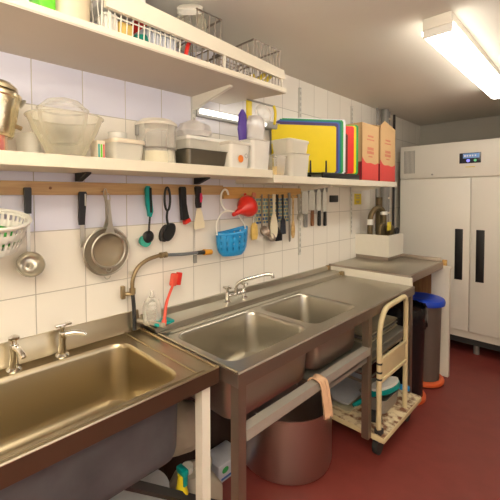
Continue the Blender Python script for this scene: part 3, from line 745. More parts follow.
def sieve(y, z, r, x, label, ztop):
    t = thing('sieve', label, 'sieve', (x, y, z-r), 'two nested sieves')
    b = B().lathe([(r, 0), (r*.92, -.018), (r*.7, -.032), (r*.35, -.040), (0, -.042)], (x, y, z), axis='x', seg=36)
    obj('mesh_bowl', b, 'mesh_s', t)
    obj('rim', B().tube([(x, y+r*math.cos(a), z+r*math.sin(a)) for a in [2*PI*i/40 for i in range(40)]], .0045, 8, closed=True), 'steel', t)
    yt = .706
    obj('handle', B().strap([(yt-.004, ztop-.02, .006), (yt, ztop-.06, .005), (yt+.004, z+r+.04, .008), (y+.006, z+r, .022)], x-.004, x+.001), 'steel', t)
    obj('hanging_loop', B().tube([(x-.002, yt-.004+.008*math.cos(a), ztop-.015+.022*math.sin(a)) for a in [2*PI*i/16 for i in range(16)]], .002, 6, closed=True), 'steel', t)
    obj('rest_hook', B().tube([(x, y+.013*math.cos(a), z-r-.006+.013*math.sin(a)) for a in [PI+PI*i/10 for i in range(11)]], .002, 6), 'steel', t)
sieve(.706, 1.300, .103, .062, 'larger round sieve hanging behind the smaller one on the pine rail', 1.566)
sieve(.700, 1.308, .074, .090, 'smaller round sieve hanging in front of the larger one', 1.545)
obj_n = thing('sieve_hook', 'small steel hook on the pine rail holding the sieves', 'hook', (.03, .715, 1.56)); hooked(obj_n, .704, 1.562)
# green brush
t = thing('washing_brush', 'washing up brush with teal handle and green bristles on the rail', 'brush', (XH, .93, 1.32))
obj('grip', B().strap([(.928, 1.588, .008), (.926, 1.575, .014), (.932, 1.50, .016), (.938, 1.465, .014), (.934, 1.44, .008)], XH-.008, XH+.006), 'teal', t)
obj('grip_inlay', B().strap([(.936, 1.58, .006), (.938, 1.50, .006), (.938, 1.46, .005)], XH+.006, XH+.009), 'black', t)
obj('stem', B().tube(smoothpath([(XH, .936, 1.44), (XH, .932, 1.40), (XH+.01, .922, 1.36)]), .005, 8), 'black', t)
obj('brush_head', B().lathe([(0, -.012), (.028, -.010), (.030, 0), (.02, .01), (0, .012)], (XH+.012, .920, 1.345), axis='x', seg=20), 'black', t)
obj('bristles', B().lathe([(.024, 0), (.029, .03), (0, .03)], (XH-.02, .908, 1.325), axis='x', seg=20), 'tealb', t)
hooked(t, .93, 1.577)
# black looped brush
t = thing('black_brush', 'black brush with open looped handle on the pine rail', 'brush', (XH, 1.03, 1.33))
obj('looped_handle', B().tube([(XH, 1.038+.017*math.cos(a), 1.525+.058*math.sin(a)) for a in [-PI/2+2*PI*i/24 for i in range(24)]], .006, 8, closed=True), 'black', t)
obj('stem', B().tube(smoothpath([(XH, 1.038, 1.468), (XH, 1.034, 1.43), (XH, 1.042, 1.39)]), .006, 8), 'black', t)
obj('brush_head', B().prism([(1.045+.032*math.cos(a)+.014*math.sin(a), 1.358+.045*math.sin(a)) for a in [2*PI*i/20 for i in range(20)]], 'x', XH-.006, XH+.012), 'black', t)
obj('bristles', B().prism([(1.034+.030*math.cos(a)+.012*math.sin(a), 1.352+.043*math.sin(a)) for a in [2*PI*i/20 for i in range(20)]], 'x', XH-.028, XH-.006), 'rubber', t)
hooked(t, 1.038, 1.572)
# black tool with red tip
t = thing('black_scraper', 'chunky black handled tool with red tip on the pine rail', 'scraper', (XH, 1.15, 1.39))
obj('grip', B().strap([(1.132, 1.588, .010), (1.132, 1.58, .016), (1.136, 1.50, .015), (1.142, 1.45, .018), (1.148, 1.418, .022)], XH-.012, XH+.012), 'black', t)
obj('tip', B().strap([(1.154, 1.418, .018), (1.162, 1.398, .020)], XH-.010, XH+.013), 'red', t)
hooked(t, 1.132, 1.572)
# paint scraper
t = thing('wall_scraper', 'flared steel scraper with black and pink handle on the pine rail', 'scraper', (XH, 1.24, 1.36))
obj('grip', B().strap([(1.236, 1.592, .012), (1.236, 1.585, .018), (1.240, 1.54, .014), (1.240, 1.50, .016), (1.242, 1.475, .013)], XH-.010, XH+.008), 'black', t)
obj('grip_inlay', B().strap([(1.250, 1.555, .005), (1.252, 1.53, .009), (1.250, 1.505, .005)], XH+.008, XH+.011), 'magenta', t)
obj('blade', B().strap([(1.242, 1.475, .012), (1.244, 1.455, .020), (1.246, 1.39, .036), (1.248, 1.362, .036)], XH-.002, XH), 'ivory', t)
hooked(t, 1.236, 1.575)
# white hook + blue basket
t = thing('white_hook', 'white plastic S hook on the rail above the blue basket', 'hook', (.05, 1.415, 1.45))
obj('hook_body', B().tube(smoothpath([(.052, 1.455, 1.545), (.05, 1.445, 1.570), (.048, 1.425, 1.575), (.045, 1.405, 1.55), (.045, 1.405, 1.50), (.06, 1.422, 1.46), (.075, 1.438, 1.452)]), .006, 8), 'whitep', t)
t = thing('blue_basket', 'blue perforated plastic basket with white loop handle hanging on the tiles', 'basket', (.085, 1.465, 1.19))
cx_, cy_ = .075, 1.462
b = B(); seg = 60; prof = []
rings = []
for j in range(9):
    f = j/8; h = -.145*f; r = .118*(1-.18*f*f) if f < .86 else .095
    if j == 8: r = .075
    row = []
    for k in range(seg):
        a = 2*PI*k/seg; dip = (.012*math.sin(a)-.006*math.cos(2*a))*(1-f)
        row.append(b.bm.verts.new((cx_+r*.48*math.cos(a), cy_+r*math.sin(a), 1.342+h+dip)))
    rings.append(row)
for j, (a, c_) in enumerate(zip(rings, rings[1:])):
    for k in range(seg):
        if 1 <= j <= 5 and j % 2 == 1 and k % 4 == 0: continue
        b.bm.faces.new((a[k], a[(k+1) % seg], c_[(k+1) % seg], c_[k]))
b.bm.faces.new(rings[-1])
obj('basket_body', b, 'blue', t, solid=.003)
obj('loop_handle', B().tube(smoothpath([(cx_, cy_-.118, 1.32), (cx_, cy_-.122, 1.38), (cx_, cy_-.085, 1.44), (cx_, cy_-.02, 1.455), (cx_, cy_+.05, 1.43), (cx_, cy_+.10, 1.37), (cx_, cy_+.116, 1.33)]), .0045, 8), 'whitep', t)
# red funnel
t = thing('red_funnel', 'glossy red plastic funnel hanging tilted beside the blue basket', 'funnel', (.06, 1.53, 1.41))
ax = Vector((0, -.80, -.30)).normalized(); q = Vector((0, 0, 1)).rotation_difference(ax).to_matrix().to_4x4()
obj('cone', B().lathe([(.066, 0), (.066, .022), (.060, .040), (.028, .085), (.018, .098), (.011, .150)], (0, 0, 0), seg=28), 'red', t, solid=.002, xf=Matrix.Translation((.075, 1.610, 1.482)) @ q)
obj('hanging_tab', B().strap([(1.59, 1.555, .008), (1.595, 1.52, .014)], .055, .059), 'red', t)
hooked(t, 1.59, 1.545)
t = thing('measuring_spoon', 'transparent plastic measuring spoon with pink hook left of the ladles', 'spoon', (.04, 1.69, 1.25))
obj('stem', B().strap([(1.69, 1.545, .008), (1.69, 1.42, .006), (1.692, 1.36, .010)], .036, .040), 'clear', t)
obj('spoon_bowl', B().strap([(1.692, 1.37, .008), (1.694, 1.35, .026), (1.694, 1.29, .030), (1.694, 1.262, .020)], .034, .044), 'food', t)
obj('grip', B().strap([(1.69, 1.56, .008), (1.69, 1.55, .016), (1.69, 1.53, .014)], .034, .044), 'print_f', t)
# patterned card behind the utensils
t = thing('patterned_cloth', 'blue green and yellow checked tea towel hanging behind the utensils', 'towel', (.026, 1.93, 1.30))
b = B(); nx_, nz_ = 30, 10
V = [[b.bm.verts.new((.014+.004*math.sin(k*1.4), 1.74+k*.0128, 1.52-j*.018)) for k in range(nx_)] for j in range(nz_)]
for a, c_ in zip(V, V[1:]):
    for k in range(nx_-1): b.bm.faces.new((a[k], a[k+1], c_[k+1], c_[k]))
def check_mat():
    m, nt, bs = nodes('checked_cloth'); N, L = nt.nodes, nt.links
    tc = N.new('ShaderNodeTexCoord'); w = N.new('ShaderNodeTexBrick'); mp = N.new('ShaderNodeMapping'); mp.inputs['Rotation'].default_value = (PI/2, 0, PI/2)
    L.new(tc.outputs['Object'], mp.inputs[0])
    sp = N.new('ShaderNodeSeparateXYZ'); L.new(tc.outputs['Object'], sp.inputs[0])
    cb = N.new('ShaderNodeCombineXYZ'); L.new(sp.outputs[1], cb.inputs[0]); L.new(sp.outputs[2], cb.inputs[1]); L.new(cb.outputs[0], w.inputs[0])
    w.inputs['Scale'].default_value = 14; w.inputs['Color1'].default_value = (.05, .13, .34, 1); w.inputs['Color2'].default_value = (.28, .46, .42, 1); w.inputs['Mortar'].default_value = (.72, .60, .30, 1)
    w.inputs['Mortar Size'].default_value = .05; w.inputs['Brick Width'].default_value = .5; w.inputs['Row Height'].default_value = .35
    L.new(w.outputs[0], bs.inputs['Base Color']); bs.inputs['Roughness'].default_value = .9; return m
M['check'] = check_mat()
obj('cloth_sheet', b, 'check', t)

def spoonlike(name, label, cat, y, ztop, zneck, zb, r, hw, m, mb=None, x=.042, ry=None, flat=True):
    t = thing(name, label, cat, (x, y, zb-r))
    obj('handle', B().strap([(y, ztop, hw), (y, (ztop+zneck)/2, hw*.8), (y, zneck, hw*.8)], x-.003, x+.002), m, t)
    n = 18; ry = ry or r
    if flat: obj('head', B().prism([(y+ry*math.cos(a)*(.8+.2*(-math.sin(a))), zb+r*math.sin(a)) for a in [2*PI*i/n for i in range(n)]], 'x', x-.003, x+.003), mb or m, t)
    else: obj('head', B().lathe([(ry, .0), (ry*.9, -.012), (ry*.5, -.022), (0, -.025)], (x+.015, y, zb), axis='x', seg=24, sy=r/ry), mb or m, t, solid=.0015)
    hooked(t, y, ztop-.01); return t
ladle(1.768, 1.548, 1.313, .036, 'steel_d', 'dull brown steel ladle hanging left of the cream spoon', g='ladles')
ladle(1.838, 1.55, 1.268, .028, 'steel_d', 'small steel ladle behind the large cream spoon', g='ladles')
t = spoonlike('cream_spoon', 'large cream silicone spoon hanging over the dark utensils', 'spoon', 1.868, 1.550, 1.42, 1.340, .088, .014, 'ivory', x=.058, ry=.046)
t = thing('black_fork_spoon', 'black slotted pasta fork hanging behind the cream spoon', 'fork', (.04, 1.925, 1.24))
obj('handle', B().strap([(1.925, 1.548, .010), (1.925, 1.40, .008), (1.922, 1.33, .008)], .038, .044), 'black', t)
b = B().strap([(1.922, 1.33, .010), (1.922, 1.305, .026), (1.924, 1.28, .028)], .038, .046)
for k in range(5): b.box(.038, .060, 1.896+k*.013, 1.902+k*.013, 1.235, 1.285, .001)
obj('tines', b, 'black', t); hooked(t, 1.925, 1.54)
t = thing('slotted_turner', 'dark grey slotted turner with long handle on the golden rail', 'turner', (.04, 1.985, 1.27))
obj('handle', B().strap([(1.98, 1.548, .009), (1.982, 1.42, .006), (1.984, 1.38, .006)], .042, .047), 'black', t)
b = B().strap([(1.984, 1.39, .008), (1.985, 1.365, .026), (1.986, 1.275, .030)], .042, .046); obj('blade', b, 'disp', t); hooked(t, 1.98, 1.54)
t = thing('palette_knife', 'long narrow steel palette knife right of the slotted turner', 'knife', (.04, 2.06, 1.20))
obj('blade', B().strap([(2.06, 1.40, .011), (2.065, 1.23, .012), (2.065, 1.215, .008)], .040, .042), 'blade', t)
obj('grip', B().strap([(2.058, 1.56, .009), (2.06, 1.40, .010)], .036, .046), 'grey', t); hooked(t, 2.058, 1.55)
spoonlike('wooden_spoon', 'yellowish wooden spatula with purple top right of the palette knife', 'spatula', 2.112, 1.545, 1.36, 1.30, .065, .008, 'wicker', x=.036, ry=.025)
spoonlike('measuring_scoop', 'steel scoop with rounded bowl at the right end of the golden rail', 'scoop', 2.165, 1.55, 1.43, 1.385, .030, .016, 'steel', x=.050, ry=.034, flat=False)

# magnetic rack & knives
t = thing('magnetic_knife_strip', 'thin grey magnetic strip holding four knives on the tiles', 'rack', (.008, 2.42, 1.57))
obj('strip', B().box(.0005, .014, 2.25, 2.62, 1.565, 1.602, .003), 'grey', t)
def knife(y, ztop, zg, zend, w, mh, label, tip=0):
    t = thing('kitchen_knife', label, 'knife', (.02, y, zend), 'kitchen knives on the strip')
    obj('blade', B().strap([(y+tip, ztop, w*.25), (y+tip*.5, ztop-.04, w*.8), (y, (ztop+zg)/2, w), (y, zg, w)], .0145, .0175), 'blade', t)
    obj('grip', B().strap([(y+w*.2, zg, .011), (y+w*.2, (zg+zend)/2, .013), (y+w*.2, zend+.01, .014), (y+w*.2, zend, .009)], .011, .026), mh, t)
knife(2.290, 1.618, 1.40, 1.300, .043, 'grey', 'wide bladed knife leftmost on the strip, grey handle')
knife(2.380, 1.612, 1.425, 1.305, .044, 'wood_h', 'broad cleaver shaped knife with brown wooden handle')
knife(2.478, 1.610, 1.42, 1.300, .032, 'black', 'narrower black handled knife beside the brown handled one')
knife(2.565, 1.608, 1.41, 1.295, .029, 'black', 'slimmest black handled knife rightmost on the strip')
t = thing('thermometer_strip', 'thin pale probe in its clear sleeve hanging low on the tiles', 'thermometer', (.02, 2.19, 1.1))

COL.objects.unlink(t); bpy.data.objects.remove(t)

# ------------------------------------------------------------------ items on the lower shelf
z = LZ1
t = thing('steel_jug', 'tall polished steel jug leaning at the left end of the shelf', 'jug', (.16, .275, 1.78))
J = Matrix.Translation((.16, .272, z+.062)) @ Matrix.Rotation(math.radians(-9), 4, 'X') @ Matrix.Scale(.98, 4)
obj('jug_body', B().lathe([(0, 0), (.055, 0), (.060, .01), (.062, .13), (.066, .135), (.066, .145), (.060, .15), (.045, .16), (0, .165)], (0, 0, 0), seg=32), 'gold', t, xf=J)
obj('lid', B().lathe([(.052, .158), (.050, .170), (.030, .185), (.008, .190), (0, .192)], (0, 0, 0), seg=28), 'gold', t, xf=J)
obj('spout_lip', B().tube([(0, .060, .12), (0, .072, .14), (0, .078, .146)], [.010, .007, .004], 8), 'steel', t, xf=J)
obj('base_knob', B().tube([(0, .055, .05), (0, .080, .045)], .008, 8), 'brass', t, xf=J)
t = thing('preserve_jar', 'jar of red and amber preserve beneath the polished steel jug', 'jar', (.16, .27, z))
obj('jar_body', B().lathe([(0, 0), (.046, 0), (.048, .01), (.048, .065), (.042, .075), (.042, .08), (0, .08)], (.16, .262, z), seg=28), 'amber', t)
obj('jar_glass', B().lathe([(.050, .002), (.051, .068), (.044, .078), (.044, .083)], (.16, .262, z), seg=28), 'glass', t)
t = thing('small_clear_tub', 'cloudy clear tub squeezed behind the jar and the glass bowl', 'tub', (.07, .40, z))
obj('tub_body', B().lathe([(0, 0), (.035, 0), (.045, .09), (0, .09)], (.08, .40, z), seg=24), 'milky', t)
t = thing('large_glass_bowl', 'large clear conical glass mixing bowl on the lower shelf', 'bowl', (.165, .505, z))
obj('bowl_body', B().lathe([(0, .003), (.062, .003), (.066, .008), (.085, .05), (.112, .10), (.128, .142), (.132, .150), (.134, .152), (.130, .150), (.108, .10), (.080, .05), (.060, .012), (0, .01)], (.165, .502, z), seg=48), 'yglass', t)
obj('rim', B().tube([(.165+.133*math.cos(a), .502+.133*math.sin(a), z+.151) for a in [2*PI*i/48 for i in range(48)]], .003, 8, closed=True), 'glass', t)
t = thing('small_glass_bowl', 'smaller clear bowl nested upside down in the large glass bowl', 'bowl', (.15, .50, z+.03))
obj('bowl_body', B().lathe([(0, .190), (.03, .188), (.06, .178), (.078, .16), (.086, .145), (.086, .13), (.082, .10), (.065, .04), (.05, .02), (0, .018)], (.150, .500, z+.035), seg=40), 'glass', t)
obj('rim', B().tube([(.15+.088*math.cos(a), .50+.088*math.sin(a), z+.183) for a in [2*PI*i/40 for i in range(40)]], .0035, 8, closed=True), 'glass', t)
t = thing('steel_pan', 'pale ceramic dish tucked on the shelf behind the glass bowls', 'dish', (.06, .55, z)); COL.objects.unlink(t); bpy.data.objects.remove(t)
t = thing('recipe_pack', 'small colourful packet between the glass bowl and plastic tub', 'packet', (.2, .615, z))
obj('packet_body', B().box(.15, .215, .600, .632, z, z+.075, .003), 'beigep', t)
b = B().box(.2152, .2165, .603, .609, z+.01, z+.06); obj('teal_stripe', b, 'teal', t, smooth=False)
obj('green_stripe', B().box(.2152, .2165, .613, .619, z+.01, z+.06), 'lime', t, smooth=False)
obj('red_stripe', B().box(.2152, .2165, .623, .628, z+.005, z+.06), 'print_r', t, smooth=False)
def tub(name, label, x0, x1, y0, y1, z0, h, m, lid='beigep', lh=.014, g=None, r=.02, taper=.01, cat='tub', fill=None, ff=.6):
    t = thing(name, label, cat, ((x0+x1)/2, (y0+y1)/2, z0), g)
    k = taper
    b = B().rrect_shell([(x0+k, x1-k, y0+k, y1-k, z0, r), (x0+k*.5, x1-k*.5, y0+k*.5, y1-k*.5, z0+h*.5, r), (x0+.003, x1-.003, y0+.003, y1-.003, z0+h, r)], cap_last=False)
    vs = list(b.bm.verts)[:28]; b.bm.faces.new(vs[::-1])
    obj('tub_body', b, m, t)
    if fill:
        q = k+.004
        b = B().rrect_shell([(x0+q, x1-q, y0+q, y1-q, z0+.003, r*.8), (x0+q*.8, x1-q*.8, y0+q*.8, y1-q*.8, z0+h*ff, r*.8)]); obj('contents', b, fill, t)
    if lid:
        b = B().rrect_shell([(x0-.002, x1+.002, y0-.002, y1+.002, z0+h-.006, r), (x0-.003, x1+.003, y0-.003, y1+.003, z0+h+.002, r), (x0-.001, x1+.001, y0-.001, y1+.001, z0+h+lh-.004, r), (x0+.012, x1-.012, y0+.012, y1-.012, z0+h+lh, r*.7)])
        obj('lid', b, lid, t)
    else:
        obj('rim', B().tube([(p[0], p[1], p[2]) for p in rr(x0, x1, y0, y1, z0+h, r)], .003, 6, closed=True), m, t)
    return t
tub('beige_lidded_tub', 'clear rectangular tub with beige lid right of the glass bowls', .13, .235, .655, .80, z, .078, 'milky', 'beigep')
t = thing('paper_cup', 'white plastic cup standing behind the beige lidded tub', 'cup', (.075, .76, z))
obj('cup_body', B().lathe([(0, 0), (.032, 0), (.040, .135), (.042, .137), (.038, .135), (.030, .006)], (.075, .755, z), seg=28), 'whitep', t)
t = thing('storage_jar', 'large clear jar with beige lid and white powder at the bottom', 'jar', (.165, .905, z))
obj('jar_body', B().lathe([(0, 0), (.086, 0), (.088, .01), (.084, .06), (.086, .07), (.086, .155), (.090, .168), (.092, .172)], (.165, .895, z), seg=36), 'clear', t)
obj('contents', B().lathe([(0, .003), (.082, .003), (.084, .01), (.081, .055), (0, .058)], (.165, .895, z), seg=32), 'flour', t)
obj('lid', B().lathe([(.094, .168), (.095, .178), (.088, .184), (.082, .188), (.070, .196), (0, .197)], (.165, .895, z), seg=36), 'milky', t)
obj('band', B().lathe([(.0885, .064), (.0905, .068), (.0885, .072)], (.165, .895, z), seg=36), 'tray', t)
obj('clip', B().box(.155, .175, .793, .803, z+.12, z+.165, .003), 'grey', t)
# inner white scoop
tag(obj('baking_tin', (lambda b: (b.bm.faces.new(list(b.bm.verts)[:28][::-1]), b)[1])(B().rrect_shell([(.06, .26, 1.0, 1.235, z, .02), (.05, .27, .99, 1.245, z+.07, .02), (.046, .274, .986, 1.249, z+.074, .02), (.056, .264, .996, 1.239, z+.068, .02), (.066, .254, 1.006, 1.229, z+.006, .02)])), 'tin'), 'dark grey metal baking tin under the wide frosted tub', 'tin')
tub('wide_white_tub', 'wide low frosted tub stacked over the dark baking tin', .03, .22, 1.03, 1.33, z+.078, .055, 'milky', 'whitep', g='white tubs on the shelves')
b = B().lathe([(0, 0), (.075, .005), (.085, .03), (.07, .065), (.03, .085), (0, .09)], (.12, 1.15, z+.150), seg=28, sy=1.15, wob=.05)
tag(obj('knotted_bag', b, 'bag'), 'soft clear plastic bag piled on the wide frosted tub', 'bag')
t = tub('orange_logo_tub', 'white tub with orange round logo at the front of the shelf', .17, .296, 1.235, 1.385, z, .120, 'whitep', 'milky')
b = B().lathe([(.019, 0), (0, .001)], (.2965, 1.305, z+.045), axis='x', seg=20); obj('orange_print', b, 'orange', t)
b = B().lathe([(.012, 0), (.009, 0)], (.2965, 1.345, z+.062), axis='x', seg=20); obj('grey_print', b, 'grey', t)
tub('tall_white_tub', 'plain tall white square tub holding upright bags near the shelf joint', .16, .297, 1.395, 1.55, z, .155, 'whitep', None, g='white tubs on the shelves')
b = B().lathe([(0, 0), (.045, .0), (.052, .12), (.066, .18), (.058, .25), (.040, .285), (0, .290)], (.225, 1.495, z+.01), seg=26, wob=.10, sx=.7)
tag(obj('clear_bag', b, 'bag'), 'translucent bag standing up inside the tall white tub', 'bag')
b = B().lathe([(0, 0), (.018, .0), (.022, .12), (.034, .21), (.026, .285), (.008, .315), (0, .316)], (.20, 1.42, z+.01), seg=20, wob=.12, sx=.6)
tag(obj('purple_packet', b, 'purple'), 'deep purple packet poking out of the tall white tub', 'packet')
# right shelf tubs
z = RZ1
tub('food_container', 'clear container of yellow food at the left end of the board shelf', .17, .275, 1.61, 1.725, z, .115, 'clear', None, fill='food', ff=.45, cat='container')
tub('ribbed_white_tub', 'translucent white round cornered tub under a shallow tub', .125, .287, 1.745, 1.962, z, .140, 'milky', None, r=.04, fill='whitep', ff=.75)
tub('stacked_lid_tub', 'shallow white tub resting on top of the translucent one', .125, .283, 1.735, 1.955, z+.143, .070, 'milky', 'milky', r=.04, g='white tubs on the shelves')

# cutting board rack
d = Vector((.26, .39, 0)).normalized()
def board(y, x0, ln, z0, hgt, m, label, th=.011):
    # near end at (x0+..), runs obliquely to the wall
    t = B(); rz = math.atan2(d.y, d.x)
    bb = bmesh.new(); bmesh.ops.create_cube(bb, size=1)
    for v in bb.verts: v.co = Vector(((v.co.x-.5)*ln, v.co.y*th, (v.co.z+.5)*hgt))
    ev = [e for e in bb.edges if abs((e.verts[0].co-e.verts[1].co).normalized().y) > .9]
    bmesh.ops.bevel(bb, geom=ev, offset=.008, segments=3, affect='EDGES')
    bb.transform(Matrix.Translation((x0, y, z0)) @ Matrix.Rotation(rz, 4, 'Z'))
    t.merge(bb); o = obj('cutting_board', t, m, smooth=False); return tag(o, label, 'cutting board', 'cutting boards in the black rack')
BZ = RZ1+.040
board(2.245, .292, .455, BZ, .315, 'b_yel', 'big yellow cutting board at the front of the rack')
board(2.275, .290, .455, BZ, .338, 'b_pur', 'dark purple cutting board directly behind the front yellow one')
board(2.300, .288, .455, BZ, .348, 'b_blu', 'blue cutting board in the front group')
board(2.325, .288, .455, BZ, .362, 'b_teal', 'dark green cutting board in the front group')
board(2.350, .288, .455, BZ, .370, 'b_grn', 'mid green cutting board beside the white one')
board(2.382, .288, .455, BZ+.0, .380, 'b_wht', 'white cutting board last of the front group')
board(2.450, .270, .43, BZ, .290, 'b_brn', 'brown cutting board between the white and red ones')
board(2.515, .284, .43, BZ+.005, .345, 'b_red', 'red cutting board of the rear group')
board(2.545, .286, .43, BZ+.005, .352, 'b_yel', 'thin edge of yellow cutting board behind the red one')
board(2.575, .288, .43, BZ, .366, 'b_grn', 'green cutting board next to the cardboard boxes')
t = thing('board_rack', 'black rack with upright prong holding the coloured cutting boards', 'rack', (.2, 2.25, RZ1))
b = B().box(.275, .292, 2.09, 2.60, RZ1, RZ1+.038, .004); b.box(.05, .065, 1.80, 2.30, RZ1, RZ1+.038, .004)
obj('rack_base', b, 'black', t)
for i, (px, py) in enumerate(((.262, 2.135), (.20, 2.045))): obj('prong', B().cyl((px+.022, py, RZ1+.03), (px+.022, py, RZ1+.115), .007, .005, seg=8), 'black', t)

def cardboard(y0, y1, h, label, open_=False):
    t = thing('cardboard_box', label, 'box', (.17, (y0+y1)/2, RZ1), 'printed cardboard boxes on the shelf')
    x0, x1, z0, z1 = .03, .298, RZ1+.001, RZ1+h
    b = B(); th = .004
    for q in ((x1-th, x1, y0, y1), (x0, x0+th, y0, y1), (x0, x1, y0, y0+th), (x0, x1, y1-th, y1)): b.box(*q, z0, z1)
    b.box(x0, x1, y0, y1, z0, z0+th)
    obj('box_body', b, 'card', t, smooth=False)
    if open_:
        b = B().prism([(x1, z1), (x1-.11, z1+.045), (x0+.05, z1+.05), (x0, z1), (x0+.01, z1-.003), (x0+.06, z1+.045), (x1-.115, z1+.04), (x1-.006, z1)], 'y', y0, y1)
        b = B()
        b._new([(x1, y0, z1), (x1, y1, z1), (x0+.03, (y0+y1)/2+.02, z1+.065), (x0+.03, y0+.02, z1+.06)], [(0, 1, 2, 3)])
        b._new([(x1, y0, z1), (x1-.02, (y0+y1)/2-.02, z1+.06), (x1, y1, z1), ], [(0, 1, 2)])
        obj('top_flap', b, 'card', t, solid=.003, smooth=False)
        obj('box_inside', B().box(x0+.01, x1-.01, y0+.01, y1-.01, z1-.03, z1-.02), 'card_d', t, smooth=False)
    else:
        obj('top_flap', B().box(x0, x1, y0, y1, z1, z1+.004), 'card', t, smooth=False)
    w = y1-y0; xf_ = x1+.0008
    pts = [(y0+.002, z0+.002)]+[(y1-.002, z0+.002)]+[(y1-.002-(w-.004)*i/24, z0+.125+.020*math.cos(i/24*2*PI*.9)*(1)+.035*(i/24)-.012*math.sin(i/24*PI*3)) for i in range(25)]
    obj('wave_print', B().prism(pts, 'x', xf_-.0008, xf_), 'print_r', t, smooth=False)
    cy = (y0+y1)/2+.0
    for (zz, ww, hh) in ((.335, .10, .014), (.31, .13, .010), (.235, .11, .022), (.205, .12, .022), (.18, .07, .01)):
        n = max(3, int(ww/.022)); b = B()
        for k in range(n): b.box(xf_-.0008, xf_, cy-ww/2+k*ww/n+.002, cy-ww/2+(k+1)*ww/n-.002, z0+zz, z0+zz+hh)
        obj('print_line', b, 'print_f', t, smooth=False)
    obj('side_print', B().box(x0, x1, y0-.0015, y0-.0005, z0, z0+.14), 'print_s', t, smooth=False)
cardboard(2.622, 2.915, .432, 'tan cardboard box with red wave print next to the green board')
cardboard(2.945, 3.255, .452, 'open topped tan cardboard box with red wave print at the shelf end', True)

# ------------------------------------------------------------------ items on the high shelf
z = 2.103
s = thing('shelf_guard_rail', 'long cream board fixed above the front edge of the high shelf', 'rail', (.39, 1.07, 2.14))
obj('rail_board', B().prism([(.560, 2.178), (.560, 2.250), (1.540, 2.195), (1.548, 2.148)], 'x', .372, .388), 'shelf', s, smooth=False)
for yy in (.575, 1.115, 1.530): obj('support', B().box(.375, .385, yy-.004, yy+.004, z, 2.165), 'white', s)
def wire_basket(name, label, x0, x1, y0, y1, z0, h, n=12, tilt=0, m='steel_d', g='wire baskets on the high shelf'):
    t = thing(name, label, 'basket', ((x0+x1)/2, (y0+y1)/2, z0), g)
    b = B(); r = .004; T = .012
    for (zz, o, rr_) in ((z0+.004, T, r*.8), (z0+h*.5, T*.5, r*.7), (z0+h, 0, r*1.3)):
        b.tube([(x0+o, y0+o, zz), (x1-o, y0+o, zz), (x1-o, y1-o, zz), (x0+o, y1-o, zz)], rr_, 6, closed=True)
    obj('frame', b, m, t)
    b = B()
    for k in range(n+1):
        y = y0+(y1-y0)*k/n
        for (xt, xb) in ((x0, x0+T), (x1, x1-T)): b.tube([(xt, y, z0+h), (xb, y, z0+.004)], r*.6, 5)
        b.tube([(x0+T, y, z0+.004), (x1-T, y, z0+.004)], r*.6, 5)
    for k in range(1, 7):
        x = x0+(x1-x0)*k/7
        for (yt, yb) in ((y0, y0+T), (y1, y1-T)): b.tube([(x, yt, z0+h), (x, yb, z0+.004)], r*.6, 5)
    obj('wires', b, m, t); return t
wire_basket('wire_basket', 'wire basket at the right end of the high shelf holding yellow things', .05, .355, 1.34, 1.545, z, .205, 8)
wire_basket('wire_basket', 'wire basket in the middle of the high shelf behind the glass jar', .05, .355, .98, 1.12, z, .225, 4)
wire_basket('wire_basket', 'shallow wire basket between the two taller ones on the high shelf', .05, .355, 1.13, 1.33, z, .075, 9)
wire_basket('wire_basket', 'wire basket of folded cloths at the left of the guard rail', .05, .362, .560, .890, z, .13, 14, m='white')
# yellow handles in right basket
for i, (x, y) in enumerate(((.20, 1.40), (.25, 1.42), (.30, 1.45), (.22, 1.47), (.30, 1.50))):
    tag(obj('yellow_spatula', B().tube([(x, y-.045, z+.014), (x+.01, y+.02, z+.075)], .012, 8), 'yel'), 'yellow handled tool lying in the right end wire basket', 'tool', 'yellow tools in the wire basket')
# contents of left basket
b = B()
for i in range(8): b.box(.10, .340, .755+i*.0165, .768+i*.0165, z+.008, z+.095, .004)
tag(obj('folded_cloths', b, 'whitepk'), 'row of white ridged folded packs in the left wire basket', 'packs')
b = B().tube(smoothpath([(.335, .930, z+.008), (.34, .94, z+.06), (.335, .962, z+.10)]), .009, 8)
tag(obj('red_strap', b, 'red'), 'red strap hanging between the baskets under the guard rail', 'strap')
tag(obj('red_cup_lid', B().lathe([(0, 0), (.035, 0), (.04, .05), (.03, .065), (0, .066)], (.20, .80, z+.095), seg=24), 'red'), 'red plastic lid peeking over the guard rail', 'lid')
tag(obj('food_packet', B().box(.29, .34, .63, .69, z+.008, z+.07, .01), 'food'), 'orange brown packet seen through the left wire basket', 'packet')
tag(obj('dark_packet', B().box(.30, .34, .70, .755, z+.008, z+.05, .01, Matrix.Rotation(.3, 3, 'X')), 'b_teal'), 'dark teal packet seen through the left wire basket', 'packet')
tag(obj('white_carton', B().box(.28, .345, .575, .625, z+.008, z+.08, .004), 'whitep'), 'white carton at the left end inside the wire basket', 'carton')
tag(obj('white_tub', (B().box(.12, .34, .585, .745, z+.135, z+.255, .01)), 'whitep'), 'white box standing above the left wire basket', 'box')
t = thing('round_cream_tub', 'cream round tub with rim at the left of the high shelf', 'tub', (.28, .49, z))
obj('tub_body', B().lathe([(0, 0), (.060, 0), (.066, .015), (.070, .10), (.078, .17), (.08, .175), (.075, .17), (.06, .02)], (.285, .475, z), seg=36), 'creamp', t)
tag(obj('green_pads', B().box(.25, .36, .36, .41, z, z+.10, .008), 'lime'), 'bright green packet at the far left of the high shelf', 'packet')
